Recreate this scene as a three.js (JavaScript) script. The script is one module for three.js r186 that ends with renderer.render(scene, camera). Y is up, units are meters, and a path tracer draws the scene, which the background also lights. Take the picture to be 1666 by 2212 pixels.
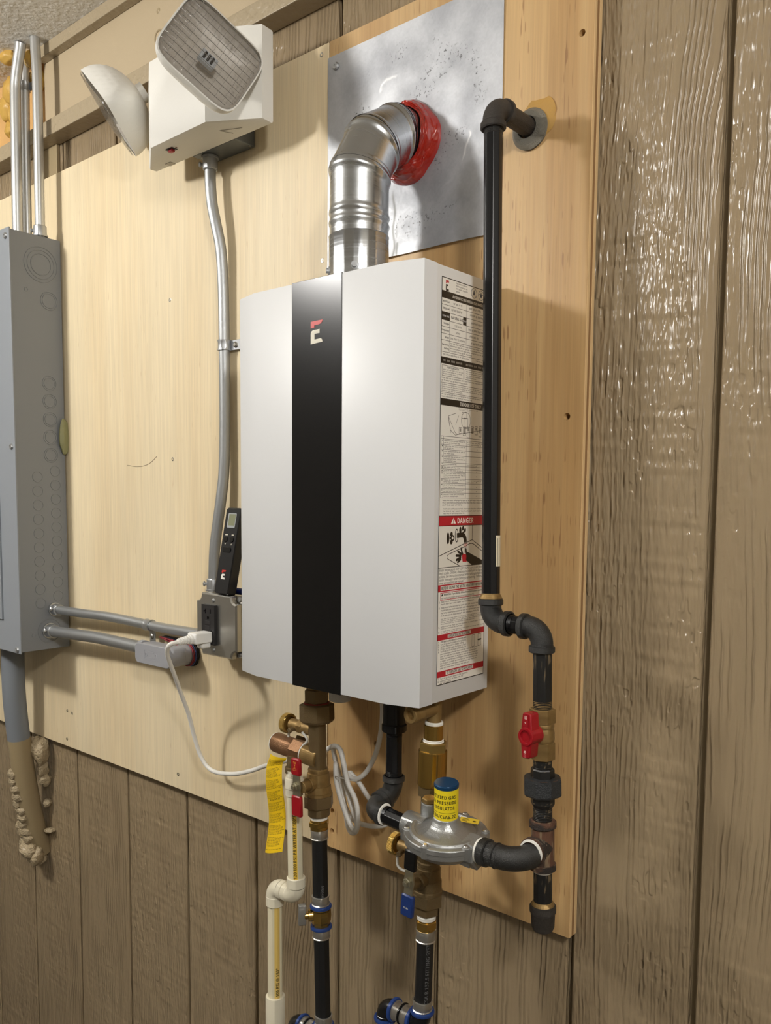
import * as THREE from 'three';
import { RoundedBoxGeometry } from 'three/addons/geometries/RoundedBoxGeometry.js';
import { Brush, Evaluator, SUBTRACTION } from 'three-bvh-csg';
import { mergeGeometries, toCreasedNormals } from 'three/addons/utils/BufferGeometryUtils.js';

// ---------- camera, lights, exposure ----------
const scene = new THREE.Scene();
scene.background = new THREE.Color(0x000000);
const FULL = 2457.88;                                   // lens centre lies below the middle of the frame
const camera = new THREE.PerspectiveCamera(2 * Math.atan(1228.94 / 1812.04) * 180 / Math.PI, 1666 / FULL, 0.02, 20);
camera.position.set(0.90655, 0.5526, 0.92636);
camera.rotation.set(-0.084568, 0.705922, 0.008152, 'YXZ');
camera.setViewOffset(1666, FULL, 0, 0, 1666, 2212);
const renderer = new THREE.WebGLRenderer();
renderer.toneMapping = THREE.LinearToneMapping;
renderer.toneMappingExposure = 1.0;
renderer.shadowMap.enabled = true;
const LAMP_MAIN = { p: [-0.95, 1.35, 1.3], cd: 4.7, r: 0.085, c: 0xfdfaf5 };
const LAMP_SIDE = { p: [1.6, 1.33, 1.2], cd: 4.3, r: 0.085, c: 0xfcfaf7 };

// ---------- small maths ----------
const V = (x, y, z) => new THREE.Vector3(x, y, z);
const arr = (a) => Array.isArray(a) ? V(...a) : a.clone();
const X = V(1, 0, 0), Y = V(0, 1, 0), Zp = V(0, 0, 1), NX = V(-1, 0, 0), NY = V(0, -1, 0), NZ = V(0, 0, -1);
let seed = 1234567;
const rnd = () => { seed = (Math.imul(seed, 1664525) + 1013904223) | 0; return (seed >>> 0) / 4294967296; };
const sst = (a, b, x) => { const t = Math.min(1, Math.max(0, (x - a) / (b - a))); return t * t * (3 - 2 * t); };
const mix = (a, b, t) => a + (b - a) * t;
function hash(ix, iy, s) { let h = Math.imul(ix, 374761393) ^ Math.imul(iy, 668265263) ^ Math.imul(s + 11, 1274126177); h = Math.imul(h ^ (h >>> 13), 1274126177); return ((h ^ (h >>> 16)) >>> 0) / 4294967296; }
function vn(x, y, px, py, s = 0) {
  const ix = Math.floor(x), iy = Math.floor(y), fx = x - ix, fy = y - iy, ux = fx * fx * (3 - 2 * fx), uy = fy * fy * (3 - 2 * fy);
  const x0 = ((ix % px) + px) % px, x1 = (x0 + 1) % px, y0 = ((iy % py) + py) % py, y1 = (y0 + 1) % py;
  return mix(mix(hash(x0, y0, s), hash(x1, y0, s), ux), mix(hash(x0, y1, s), hash(x1, y1, s), ux), uy);
}
function fbm(x, y, px, py, o, s = 0) { let a = 0.5, v = 0, n = 0; for (let i = 0; i < o; i++) { v += a * vn(x, y, px, py, s + i); n += a; a *= 0.5; x *= 2; y *= 2; px *= 2; py *= 2; } return v / n; }

// ---------- textures ----------
function dataTex(w, h, f, srgb, rx = 1, ry = 1) {
  const d = new Uint8Array(w * h * 4);
  for (let j = 0, k = 0; j < h; j++) for (let i = 0; i < w; i++, k += 4) {
    const c = f(i / w, j / h, i, j);
    if (typeof c === 'number') { d[k] = d[k + 1] = d[k + 2] = Math.max(0, Math.min(255, c * 255)); } else { d[k] = Math.max(0, Math.min(255, c[0])); d[k + 1] = Math.max(0, Math.min(255, c[1])); d[k + 2] = Math.max(0, Math.min(255, c[2])); }
    d[k + 3] = 255;
  }
  const t = new THREE.DataTexture(d, w, h, THREE.RGBAFormat);
  t.magFilter = THREE.LinearFilter; t.minFilter = THREE.LinearMipmapLinearFilter; t.generateMipmaps = true;
  t.wrapS = t.wrapT = THREE.RepeatWrapping; t.repeat.set(rx, ry);
  if (srgb) t.colorSpace = THREE.SRGBColorSpace;
  t.needsUpdate = true; return t;
}
function canvasTex(w, h, draw, sx = 1, sy = 1) {
  const c = document.createElement('canvas'); c.width = w; c.height = h;
  const x = c.getContext('2d'); x.scale(sx, sy); draw(x, w / sx, h / sy);
  const t = new THREE.CanvasTexture(c); t.colorSpace = THREE.SRGBColorSpace; t.anisotropy = 8; return t;
}
const lerp3 = (a, b, t) => [mix(a[0], b[0], t), mix(a[1], b[1], t), mix(a[2], b[2], t)];

// siding relief: raised grain lines, rough sawn patches (tile 0.8 m x 1.6 m)
const sidingBump = dataTex(1024, 2048, (u, v) => {
  const w = (fbm(u * 4, v * 3, 4, 3, 3, 3) - 0.5) * 0.06 + (vn(u * 24, v * 22, 24, 22, 8) - 0.5) * 0.0045 + (vn(u * 60, v * 90, 60, 90, 9) - 0.5) * 0.0022;
  const a = (u + w) * 112, f = a - Math.floor(a), gate = sst(0.36, 0.6, vn(a, v * 14, 112, 14, 21));
  const line = Math.exp(-Math.pow((f - 0.5) / 0.17, 2)) * gate;
  const fine = fbm((u + w * 0.8) * 300, v * 26, 300, 26, 2, 31), rough = fbm(u * 270, v * 120, 270, 120, 2, 41), saw = vn(u * 9, (v + u * 0.02) * 190, 9, 190, 51);
  const m = sst(0.42, 0.6, fbm(u * 7, v * 3, 7, 3, 2, 61));
  const pit = sst(0.62, 0.8, vn(u * 190, v * 130, 190, 130, 63)) * sst(0.4, 0.65, vn(u * 30, v * 30, 30, 30, 64));
  return 0.42 + 0.36 * line * (1 - 0.7 * m) + 0.3 * (fine - 0.5) * (0.4 + 0.7 * m) + 0.3 * (rough - 0.5) * (0.2 + m) + 0.16 * (saw - 0.5) * (0.2 + m) - 0.16 * pit * (0.25 + m);
}, false);
const sidingCol = dataTex(512, 512, (u, v) => {
  const n = fbm(u * 10, v * 6, 10, 6, 4, 71), g = fbm(u * 140, v * 20, 140, 20, 2, 72);
  const c = lerp3([140, 122, 96], [153, 135, 107], n); const k = 0.97 + 0.06 * g; return [c[0] * k, c[1] * k, c[2] * k];
}, true);
// plywood faces (tile 0.6 m x 1.2 m)
function plyTex(a, b, c, s, bands, fleck) {
  return dataTex(1024, 1024, (u, v) => {
    const w = (fbm(u * 3, v * 2, 3, 2, 3, s) - 0.5) * 0.3;
    const q = (u + w) * bands, ring = 0.5 + 0.5 * Math.sin(q * 6.2832 + 3 * fbm(u * 6, v * 3, 6, 3, 2, s + 5));
    const fine = fbm(u * 330, v * 14, 330, 14, 3, s + 9), mid = fbm(u * 60, v * 4, 60, 4, 3, s + 12), cloud = fbm(u * 5, v * 5, 5, 5, 4, s + 15);
    let col = lerp3(a, b, sst(0.15, 0.95, ring * 0.55 + mid * 0.6 - 0.12));
    const k = 0.93 + 0.09 * fine + 0.07 * (cloud - 0.5);
    col = [col[0] * k, col[1] * k, col[2] * k];
    const fl = sst(fleck, fleck + 0.1, vn(u * 420, v * 46, 420, 46, s + 20)) * sst(0.45, 0.75, vn(u * 30, v * 8, 30, 8, s + 23));
    return lerp3(col, c, 0.5 * fl);
  }, true);
}
const plyPale = plyTex([230, 213, 178], [224, 204, 166], [182, 154, 114], 101, 2, 0.9);
const plyAmber = plyTex([203, 168, 117], [181, 143, 93], [120, 80, 46], 151, 4, 0.8);
const plyBump = dataTex(512, 512, (u, v) => fbm(u * 200, v * 10, 200, 10, 3, 181), false);
const galvCol = dataTex(1024, 1024, (u, v) => {
  const n = fbm(u * 6, v * 6, 6, 6, 4, 201), g = fbm(u * 120, v * 120, 120, 120, 2, 203);
  let c = lerp3([168, 170, 175], [200, 202, 206], sst(0.2, 0.8, n) * 0.8 + g * 0.25);
  const du = u - 0.52, dv = v - 0.5, rr = Math.sqrt(du * du + dv * dv);
  const spot = sst(0.7, 0.86, fbm(u * 150, v * 120, 150, 120, 2, 207)) * sst(0.42, 0.22, Math.abs(rr - 0.27) * 2.2) * sst(0.45, 0.6, vn(u * 9, v * 9, 9, 9, 208));
  c = lerp3(c, [98, 98, 98], spot * 0.8);
  const ring = Math.exp(-Math.pow((rr - 0.32 + 0.05 * (fbm(u * 14, v * 14, 14, 14, 3, 211) - 0.5)) / 0.006, 2)) * sst(0.5, 0.62, vn(u * 8, v * 8, 8, 8, 213));
  c = lerp3(c, [246, 246, 244], ring * 0.6);
  const drip = Math.exp(-Math.pow((u - 0.425 - 0.006 * Math.sin(v * 40)) / 0.007, 2)) * sst(0.31, 0.25, v) + Math.exp(-Math.pow((u - 0.445) / 0.006, 2)) * sst(0.17, 0.13, v) * sst(0.4, 0.55, vn(u * 40, v * 30, 40, 30, 217));
  return lerp3(c, [128, 128, 126], Math.min(1, drip) * 0.75);
}, true);
const galvRough = dataTex(512, 512, (u, v) => 0.46 + 0.22 * fbm(u * 8, v * 8, 8, 8, 4, 221) + 0.08 * fbm(u * 90, v * 90, 90, 90, 2, 223), false);
const castBump = dataTex(512, 512, (u, v) => fbm(u * 60, v * 60, 60, 60, 3, 231), false, 3, 2);
const ironDirt = dataTex(512, 512, (u, v) => { const n = fbm(u * 9, v * 14, 9, 14, 4, 241), s = sst(0.56, 0.66, n) * sst(0.4, 0.6, fbm(u * 30, v * 20, 30, 20, 2, 243)); return lerp3([22, 21, 20], [122, 104, 76], s * 0.8); }, true);
const rustDirt = dataTex(512, 512, (u, v) => { const n = fbm(u * 5, v * 6, 5, 6, 4, 251); let c = lerp3([44, 36, 31], [98, 66, 48], sst(0.4, 0.65, n)); return lerp3(c, [138, 122, 96], 0.7 * sst(0.66, 0.74, fbm(u * 12, v * 12, 12, 12, 3, 255))); }, true);
const brassDirt = dataTex(512, 512, (u, v) => lerp3([122, 98, 58], [160, 132, 84], fbm(u * 8, v * 10, 8, 10, 4, 261)), true);
const orangePeel = dataTex(512, 512, (u, v) => sst(0.3, 0.75, fbm(u * 28, v * 28, 28, 28, 3, 271)), false, 1, 1);
const fineGrain = dataTex(256, 256, (u, v) => fbm(u * 90, v * 90, 90, 90, 2, 281), false, 4, 4);
const brushed = dataTex(256, 512, (u, v) => 0.16 + 0.16 * fbm(u * 5, v * 160, 5, 160, 3, 291), false, 1, 1);
const lensGrid = dataTex(512, 512, (u, v) => { const g = (a) => { const f = Math.abs(a * 11 - Math.round(a * 11)); return 1 - sst(0.0, 0.09, f); }; return Math.max(g(u), g(v)); }, false);

// ---------- materials ----------
const mat = (o) => new THREE.MeshPhysicalMaterial({ roughness: 0.5, metalness: 0, ...o });
const M = {
  siding: mat({ map: sidingCol, bumpMap: sidingBump, bumpScale: 0.005, roughness: 0.23, specularIntensity: 1 }),
  tan: mat({ color: 0xa3947a, roughness: 0.36, bumpMap: orangePeel, bumpScale: 0.0006 }),
  tanSmooth: mat({ color: 0xb5a487, roughness: 0.42, bumpMap: fineGrain, bumpScale: 0.0001 }),
  tanPaint: mat({ color: 0x988767, roughness: 0.45 }),
  backing: mat({ color: 0x8a7a5e, roughness: 0.6 }),
  ceiling: mat({ color: 0xe9e6df, roughness: 0.75, bumpMap: orangePeel, bumpScale: 0.0007 }),
  floor: mat({ color: 0x5a564f, roughness: 0.7 }),
  room: mat({ color: 0x908a7e, roughness: 0.6 }),
  plyPale: mat({ map: plyPale, bumpMap: plyBump, bumpScale: 0.0002, roughness: 0.5 }),
  plyAmber: mat({ map: plyAmber, bumpMap: plyBump, bumpScale: 0.0002, roughness: 0.48 }),
  plyEdge: mat({ color: 0xcfae7e, roughness: 0.8 }), plyEdgeDark: mat({ color: 0x8e6a42, roughness: 0.85 }),
  rawWood: mat({ color: 0xd0a468, roughness: 0.7, bumpMap: plyBump, bumpScale: 0.0004 }),
  galv: mat({ map: galvCol, metalness: 0.85, roughnessMap: galvRough, roughness: 1 }),
  duct: mat({ color: 0xc6c9cc, metalness: 1, roughnessMap: brushed, roughness: 1 }),
  zinc: mat({ color: 0xb4b6b8, metalness: 0.85, roughness: 0.36 }),
  emt: mat({ color: 0xa7a9aa, metalness: 0.8, roughness: 0.42, bumpMap: fineGrain, bumpScale: 0.0001 }),
  emtBright: mat({ color: 0xc6c7c6, metalness: 0.75, roughness: 0.36 }),
  screw: mat({ color: 0x9a958a, metalness: 0.9, roughness: 0.35 }), 
  white: mat({ color: 0xd9dadb, roughness: 0.4 }), chassis: mat({ color: 0xd6d6d4, roughness: 0.42 }),
  gloss: mat({ color: 0x0b0b0c, roughness: 0.22 }), red: mat({ color: 0xc02a22, roughness: 0.4 }), cream: mat({ color: 0xd9d4c2, roughness: 0.5 }),
  emWhite: mat({ color: 0xe2e0d9, roughness: 0.5, bumpMap: fineGrain, bumpScale: 0.00012 }),
  lens: mat({ color: 0xffffff, transmission: 1, thickness: 0, roughness: 0.12, ior: 1.45, bumpMap: lensGrid, bumpScale: 0.0006 }),
  lensRib: mat({ color: 0xb4b0a9, roughness: 0.3, transmission: 0.6, thickness: 0 }),
  reflector: mat({ color: 0xb9b3aa, roughness: 0.5, metalness: 0.2 }), darkPlastic: mat({ color: 0x1c1b1c, roughness: 0.5 }),
  redButton: mat({ color: 0xa3262c, roughness: 0.4 }),
  silicone: mat({ color: 0x981a0c, roughness: 0.16, clearcoat: 1, clearcoatRoughness: 0.06 }),
  amber: mat({ color: 0xd8ae62, roughness: 0.3, transmission: 0.4, thickness: 0 }),
  iron: mat({ color: 0x0f0f11, roughness: 0.26, specularIntensity: 0.8 }), ironDirty: mat({ map: ironDirt, roughness: 0.45 }),
  cast: mat({ color: 0x484847, roughness: 0.33, metalness: 0.75, bumpMap: castBump, bumpScale: 0.0006 }),
  castBrown: mat({ color: 0x3d3833, roughness: 0.55, metalness: 0.25, bumpMap: castBump, bumpScale: 0.0006 }),
  rust: mat({ map: rustDirt, roughness: 0.7, bumpMap: castBump, bumpScale: 0.0008 }),
  brass: mat({ color: 0xb79c5c, metalness: 0.9, roughness: 0.32 }), brassGold: mat({ color: 0xbd9a52, metalness: 0.95, roughness: 0.22 }),
  bronze: mat({ color: 0x7f6c4c, metalness: 0.75, roughness: 0.45, bumpMap: castBump, bumpScale: 0.0003 }),
  brassDull: mat({ map: brassDirt, metalness: 0.6, roughness: 0.5 }),
  tape: mat({ color: 0xe4e2da, roughness: 0.6 }),
  redHandle: mat({ color: 0x92101a, roughness: 0.3 }), blueHandle: mat({ color: 0x183069, roughness: 0.35 }), blackVinyl: mat({ color: 0x0d0d0e, roughness: 0.35 }),
  steel: mat({ color: 0xb3ad96, metalness: 0.9, roughness: 0.35 }),
  alu: mat({ color: 0xa9aaa9, metalness: 0.8, roughness: 0.38, bumpMap: castBump, bumpScale: 0.0002 }),
  capBlue: mat({ color: 0x173f62, roughness: 0.3, metalness: 0.3 }),
  pex: mat({ color: 0x0e0e0f, roughness: 0.5 }), crimp: mat({ color: 0xb9b7b2, metalness: 0.9, roughness: 0.3 }), ringBlue: mat({ color: 0x1b3874, roughness: 0.45 }), pexBlack: mat({ color: 0x101012, roughness: 0.25 }),
  cpvc: mat({ color: 0xd9d0b4, roughness: 0.4 }), cpvcFit: mat({ color: 0xdcd5bf, roughness: 0.38 }),
  panel: mat({ color: 0x7d8084, roughness: 0.45 }), panelFront: mat({ color: 0x878c92, roughness: 0.42 }), pvc: mat({ color: 0x767b82, roughness: 0.5 }),
  lbGrey: mat({ color: 0x9a9ba0, roughness: 0.45, metalness: 0.1 }),
  plug: mat({ color: 0xe6e5e1, roughness: 0.4 }), cord: mat({ color: 0xdedcd6, roughness: 0.45 }), strapWhite: mat({ color: 0xdcdad2, roughness: 0.45, transmission: 0.25, thickness: 0 }),
  outlet: mat({ color: 0x242223, roughness: 0.45 }), steelBox: mat({ color: 0xb8b6b0, metalness: 0.9, roughness: 0.3 }),
  remote: mat({ color: 0x121214, roughness: 0.38 }), lcd: mat({ color: 0x8c8f74, roughness: 0.25 }), bezel: mat({ color: 0xa9adb0, roughness: 0.35 }),
  foamTan: mat({ color: 0xa9987a, roughness: 0.4, bumpMap: orangePeel, bumpScale: 0.001 }), foamYellow: mat({ color: 0xc39c4c, roughness: 0.45 }),
  wireRed: mat({ color: 0x8c2a35, roughness: 0.5 }), wireBlue: mat({ color: 0x3a4c86, roughness: 0.5 }), wireBlack: mat({ color: 0x1b1a1c, roughness: 0.5 }),
  washer: mat({ color: 0x8d2f26, roughness: 0.6 }),
};

// ---------- geometry helpers ----------
const flat = (g) => { g = g.index ? g.toNonIndexed() : g; for (const k of Object.keys(g.attributes)) if (!['position', 'normal', 'uv'].includes(k)) g.deleteAttribute(k); return g; };
function rev(a, dir, prof, seg = 36, crease = 0.6, turn = 0) {
  const g = toCreasedNormals(new THREE.LatheGeometry(prof.map(([r, t]) => new THREE.Vector2(Math.max(r, 1e-5), t)), seg, -Math.PI), crease);
  if (turn) g.rotateY(turn);
  g.applyQuaternion(new THREE.Quaternion().setFromUnitVectors(Y, arr(dir).normalize()));
  const p = arr(a); g.translate(p.x, p.y, p.z); return flat(g);
}
function cyl(a, b, r, ch = 0.0004, seg = 36) { const A = arr(a), B = arr(b), d = B.clone().sub(A), L = d.length(); return rev(A, d, [[0, 0], [r - ch, 0], [r, ch], [r, L - ch], [r - ch, L], [0, L]], seg); }
function hex(a, b, r, ch = 0.0012, turn = 0.3) { const A = arr(a), B = arr(b), d = B.clone().sub(A), L = d.length(); return rev(A, d, [[0, 0], [r - ch, 0], [r, ch * 0.7], [r, L - ch * 0.7], [r - ch, L], [0, L]], 6, 0.25, turn); }
function threads(a, dir, r, len, pitch = 0.0018) { const p = [[r - 0.001, 0]]; for (let t = 0; t < len; t += pitch) p.push([r, t + pitch * 0.35], [r - 0.0008, t + pitch * 0.85]); p.push([r - 0.001, len]); return rev(a, dir, p, 28, 0.2); }
function tube(pts, r, n = 64, rs = 12, tension = 0.5) { return flat(new THREE.TubeGeometry(new THREE.CatmullRomCurve3(pts.map(arr), false, 'catmullrom', tension), n, r, rs)); }
function bend(c, d1, d2, R, r, rs = 24, n = 16) {
  const C = arr(c), ctr = C.clone().addScaledVector(d1, R).addScaledVector(d2, R), pts = [];
  for (let i = 0; i <= n; i++) { const t = i / n * Math.PI / 2; pts.push(ctr.clone().addScaledVector(d2, -R * Math.cos(t)).addScaledVector(d1, -R * Math.sin(t))); }
  return flat(new THREE.TubeGeometry(new THREE.CatmullRomCurve3(pts), n * 2, r, rs));
}
function box(w, h, d, [x, y, z], r = 0.0015, rot) { const g = new RoundedBoxGeometry(w, h, d, 2, Math.min(r, w / 2.01, h / 2.01, d / 2.01)); if (rot) g.applyMatrix4(new THREE.Matrix4().makeRotationFromEuler(new THREE.Euler(...rot))); g.translate(x, y, z); return flat(g); }
function boxMM(a, b, r) { return box(Math.abs(b[0] - a[0]), Math.abs(b[1] - a[1]), Math.abs(b[2] - a[2]), [(a[0] + b[0]) / 2, (a[1] + b[1]) / 2, (a[2] + b[2]) / 2], r); }
function prismY(poly, y0, y1, bev = 0) {                  // polygon of [x, z] raised from y0 to y1
  const s = new THREE.Shape(poly.map(([x, z]) => new THREE.Vector2(x, -z)));
  const g = new THREE.ExtrudeGeometry(s, { depth: y1 - y0 - 2 * bev, bevelEnabled: bev > 0, bevelThickness: bev, bevelSize: bev, bevelOffset: -bev, bevelSegments: 2 });
  g.rotateX(-Math.PI / 2); g.translate(0, y0 + bev, 0); return flat(toCreasedNormals(g, 0.5));
}
function plate(shape, depth, m4, bev = 0.0004, seg = 10) { const g = new THREE.ExtrudeGeometry(shape, { depth: depth - 2 * bev, bevelEnabled: bev > 0, bevelThickness: bev, bevelSize: bev, bevelOffset: -bev, bevelSegments: 1, curveSegments: seg }); g.translate(0, 0, bev); if (m4) g.applyMatrix4(m4); return flat(toCreasedNormals(g, 0.5)); }
function rrect(w, h, r, x = 0, y = 0) { const s = new THREE.Shape(), a = x - w / 2, b = y - h / 2; s.moveTo(a + r, b); s.lineTo(a + w - r, b); s.quadraticCurveTo(a + w, b, a + w, b + r); s.lineTo(a + w, b + h - r); s.quadraticCurveTo(a + w, b + h, a + w - r, b + h); s.lineTo(a + r, b + h); s.quadraticCurveTo(a, b + h, a, b + h - r); s.lineTo(a, b + r); s.quadraticCurveTo(a, b, a + r, b); return s; }
function poly(pts) { return new THREE.Shape(pts.map(([x, y]) => new THREE.Vector2(x, y))); }
function frame(o, x, y, z) { return new THREE.Matrix4().makeBasis(x, y, z).setPosition(arr(o)); }
const at = (x, y, z) => new THREE.Matrix4().makeTranslation(x, y, z);
function drill(g, cutters) {                              // cut real holes
  const ev = new Evaluator(); ev.attributes = ['position', 'normal', 'uv']; ev.useGroups = false;
  const a = new Brush(g), b = new Brush(cutters.length > 1 ? mergeGeometries(cutters) : cutters[0]); a.updateMatrixWorld(); b.updateMatrixWorld();
  return flat(ev.evaluate(a, b, SUBTRACTION).geometry);
}
function planarUV(g, su, sv, ou = 0, ov = 0) {
  const p = g.attributes.position, n = g.attributes.normal, uv = new Float32Array(p.count * 2);
  for (let i = 0; i < p.count; i++) {
    const ax = Math.abs(n.getX(i)), ay = Math.abs(n.getY(i)), az = Math.abs(n.getZ(i));
    const a = ax > az && ax > ay ? p.getZ(i) : p.getX(i), b = ay > ax && ay > az ? p.getZ(i) : p.getY(i);
    uv[2 * i] = a / su + ou; uv[2 * i + 1] = b / sv + ov;
  }
  g.setAttribute('uv', new THREE.BufferAttribute(uv, 2)); return g;
}
function blob(c, r, s, amp = 0.25, freq = 2.2, detail = 4) {
  const g = new THREE.IcosahedronGeometry(1, detail), p = g.attributes.position, R = Array.isArray(r) ? r : [r, r, r];
  for (let i = 0; i < p.count; i++) {
    const x = p.getX(i), y = p.getY(i), z = p.getZ(i);
    const n = fbm(x * freq + 20 + y * 0.7, z * freq + 20 + y * freq, 999, 999, 2, s) - 0.5, k = 1 + amp * 2 * n;
    p.setXYZ(i, c[0] + x * R[0] * k, c[1] + y * R[1] * k, c[2] + z * R[2] * k);
  }
  return flat(toCreasedNormals(g, 1.2));
}

// ---------- scene helpers ----------
const used = {};
function numbered(n) { const k = used[n] = (used[n] ?? -1) + 1; return k ? `${n}_${String(k).padStart(3, '0')}` : n; }
function obj(name, geos, m, parent) {
  const list = (Array.isArray(geos) ? geos : [geos]).map(flat);
  const o = new THREE.Mesh(list.length > 1 ? mergeGeometries(list) : list[0], m);
  o.name = parent && parent !== scene ? name : numbered(name); o.castShadow = o.receiveShadow = true; (parent ?? scene).add(o); return o;
}
const groups = [];
function thing(name, label, category, group) { const t = new THREE.Group(); t.name = numbered(name); t.userData = { label, category }; if (group) t.userData.group = group; scene.add(t); groups.push(t); return t; }
function struct(name, geos, m) { const o = obj(name, geos, m); o.userData.kind = 'structure'; return o; }
function structGroup(name) { const t = new THREE.Group(); t.name = numbered(name); t.userData.kind = 'structure'; scene.add(t); return t; }
function fittingBand(a, d, r, w) { return rev(a, d, [[0, 0], [r - 0.0015, 0], [r, 0.0012], [r, w - 0.0012], [r - 0.0015, w], [0, w]], 32); }
function ironElbow(parent, c, d1, d2, m, o = {}) {
  const { R = 0.016, r = 0.0126, L = 0.0275, rb = 0.0148, w = 0.008 } = o, C = arr(c);
  const e1 = C.clone().addScaledVector(d1, L), e2 = C.clone().addScaledVector(d2, L);
  return obj('elbow', [bend(C, d1, d2, R, r), cyl(C.clone().addScaledVector(d1, R - 0.0005), C.clone().addScaledVector(d1, L), r), cyl(C.clone().addScaledVector(d2, R - 0.0005), C.clone().addScaledVector(d2, L), r),
    fittingBand(e1, d1.clone().negate(), rb, w), fittingBand(e2, d2.clone().negate(), rb, w)], m, parent);
}
function screwHead(parent, p, n, r, m = M.screw, name = 'screw') { return obj(name, rev(p, n, [[0, -0.0005], [r, -0.0005], [r, r * 0.15], [r * 0.75, r * 0.55], [r * 0.3, r * 0.62], [r * 0.22, r * 0.4], [0, r * 0.38]], 18, 0.35), m, parent); }
console.log('helpers ready');

// ---------- the room ----------
const FLOOR = -0.95, CEIL = 1.47;
const wallBack = structGroup('wall_back');
obj('siding_backing', planarUV(boxMM([-2.62, FLOOR, -0.1], [2.42, CEIL, -0.034], 0.001), 1, 1), M.backing, wallBack);
const grooves = [-2.62, -2.42, -2.22, -2.015, -1.812, -1.612, -1.411, -1.21, -1.01, -0.8, -0.5985, -0.397, -0.1963, 0.0035, 0.2025, 0.4174, 0.5745, 0.775, 0.98, 1.18, 1.385, 1.59, 1.79, 1.995, 2.2, 2.42];
for (let i = 0; i + 1 < grooves.length; i++) {
  const g = grooves[i + 1] > 0.45 ? 0.0045 : 0.0036, a = grooves[i] + (i ? (grooves[i] > 0.45 ? 0.0045 : 0.0036) : 0), b = grooves[i + 1] - g, c = 0.0018;
  const z = grooves[i] > 0.41 ? -0.0222 : -0.02;
  obj('siding_board', planarUV(prismY([[a, -0.0345], [b, -0.0345], [b, z - c], [b - c, z], [a + c, z], [a, z - c]], FLOOR, a > 0.4 ? CEIL : 1.30), 0.8, 1.6, rnd(), rnd()), M.siding, wallBack);
}
struct('floor', boxMM([-2.72, FLOOR - 0.1, -0.1], [2.52, FLOOR, 3.4], 0.001), M.floor);
struct('ceiling', planarUV(boxMM([-2.72, CEIL, -0.1], [2.52, CEIL + 0.1, 3.4], 0.001), 0.22, 0.22), M.ceiling);
struct('wall_left', boxMM([-2.72, FLOOR, -0.1], [-2.62, CEIL, 3.4], 0.001), M.room);
struct('wall_right', boxMM([2.42, FLOOR, -0.1], [2.52, CEIL, 3.4], 0.001), M.room);
struct('wall_front', boxMM([-2.62, FLOOR, 3.3], [2.42, CEIL, 3.4], 0.001), M.room);
// the painted beam over the boards: face with a strip along its upper and lower edge
const beamFace = struct('trim_1', planarUV(boxMM([-0.831, 1.30, -0.03], [0.41, CEIL, 0.0], 0.001), 0.3, 0.3), M.tanSmooth);
obj('filled_hole', rev([-0.423, 1.366, -0.001], Zp, [[0.0125, 0.0002], [0.0135, 0.0018], [0.0105, 0.0022], [0.0095, 0.0004]], 24), M.tanPaint, beamFace);
obj('screw_hole', rev([-0.424, 1.411, -0.0005], Zp, [[0.0012, 0.0004], [0.0045, 0.0012], [0.0058, 0.0002]], 16), M.tanPaint, beamFace);
struct('trim_2', planarUV(boxMM([-0.828, 1.4465, 0.0002], [0.41, CEIL, 0.0185], 0.0015), 0.25, 0.25), M.tan);
struct('trim_3', planarUV(boxMM([-2.6, 1.287, -0.0195], [0.41, 1.3185, 0.0185], 0.0015), 0.25, 0.25), M.tan);
struct('trim_4', planarUV(boxMM([-0.905, 1.19, -0.0195], [-0.8108, 1.2868, -0.0125], 0.001), 0.25, 0.25), M.tanPaint);
struct('trim_5', planarUV(boxMM([-2.6, 1.3188, -0.028], [-0.8315, CEIL, -0.012], 0.001), 0.6, 1.2), M.rawWood);

// ---------- ceiling lamps (out of the frame, they light the room) ----------
function lamp({ p, cd, r, c }, label) {
  const t = thing('ceiling_lamp', label, 'lamp', null);
  obj('lamp_base', rev([p[0], CEIL - 0.0005, p[2]], NY, [[0, 0], [0.075, 0], [0.075, 0.012], [0.05, 0.022], [0.05, 0.06], [0, 0.06]], 40), M.white, t);
  const g = new THREE.SphereGeometry(r, 32, 20); g.translate(...p);
  const b = obj('globe', g, mat({ color: 0xffffff, roughness: 0.4, emissive: c, emissiveIntensity: cd / (Math.PI * r * r) * 0.08 }), t); b.castShadow = false;
  const l = new THREE.PointLight(c, cd); l.position.set(...p); l.castShadow = true; l.shadow.radius = r / 0.02; l.shadow.mapSize.set(2048, 2048); l.shadow.bias = -0.0005; scene.add(l);
}
lamp(LAMP_MAIN, 'round white globe lamp on the ceiling above the grey breaker panel');
lamp(LAMP_SIDE, 'round white globe lamp on the ceiling near the right wall');

// ---------- plywood backing boards ----------
const plyL = thing('plywood_board', 'pale cream plywood backing board carrying the grey panel and outlet', 'plywood');
obj('face_sheet', planarUV(boxMM([-2.2, 0, -0.0192], [-0.0012, 1.219, 0], 0.0008), 0.6, 1.2), M.plyPale, plyL);
for (const q of [[-0.016, 1.206], [-0.401, 0.906], [-0.399, 0.62], [-0.804, 0.016], [-0.395, 0.028], [-0.013, 0.909], [-0.8, 0.08], [-0.78, 0.078]]) obj('screw', rev([q[0], q[1], -0.0006], Zp, [[0, 0.0004], [0.0012, 0.0005], [0.0032, 0.001], [0.0036, 0.0007]], 14), M.screw, plyL);
obj('pencil_mark', tube([[-0.548, 0.612, 0.0001], [-0.51, 0.6085, 0.0001], [-0.475, 0.613, 0.0001], [-0.447, 0.627, 0.0001]], 0.0005, 24, 6), mat({ color: 0x8a7a62, roughness: 0.8 }), plyL);
const plyR = thing('plywood_board', 'amber plywood backing board behind the water heater and gas pipe', 'plywood');
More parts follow.
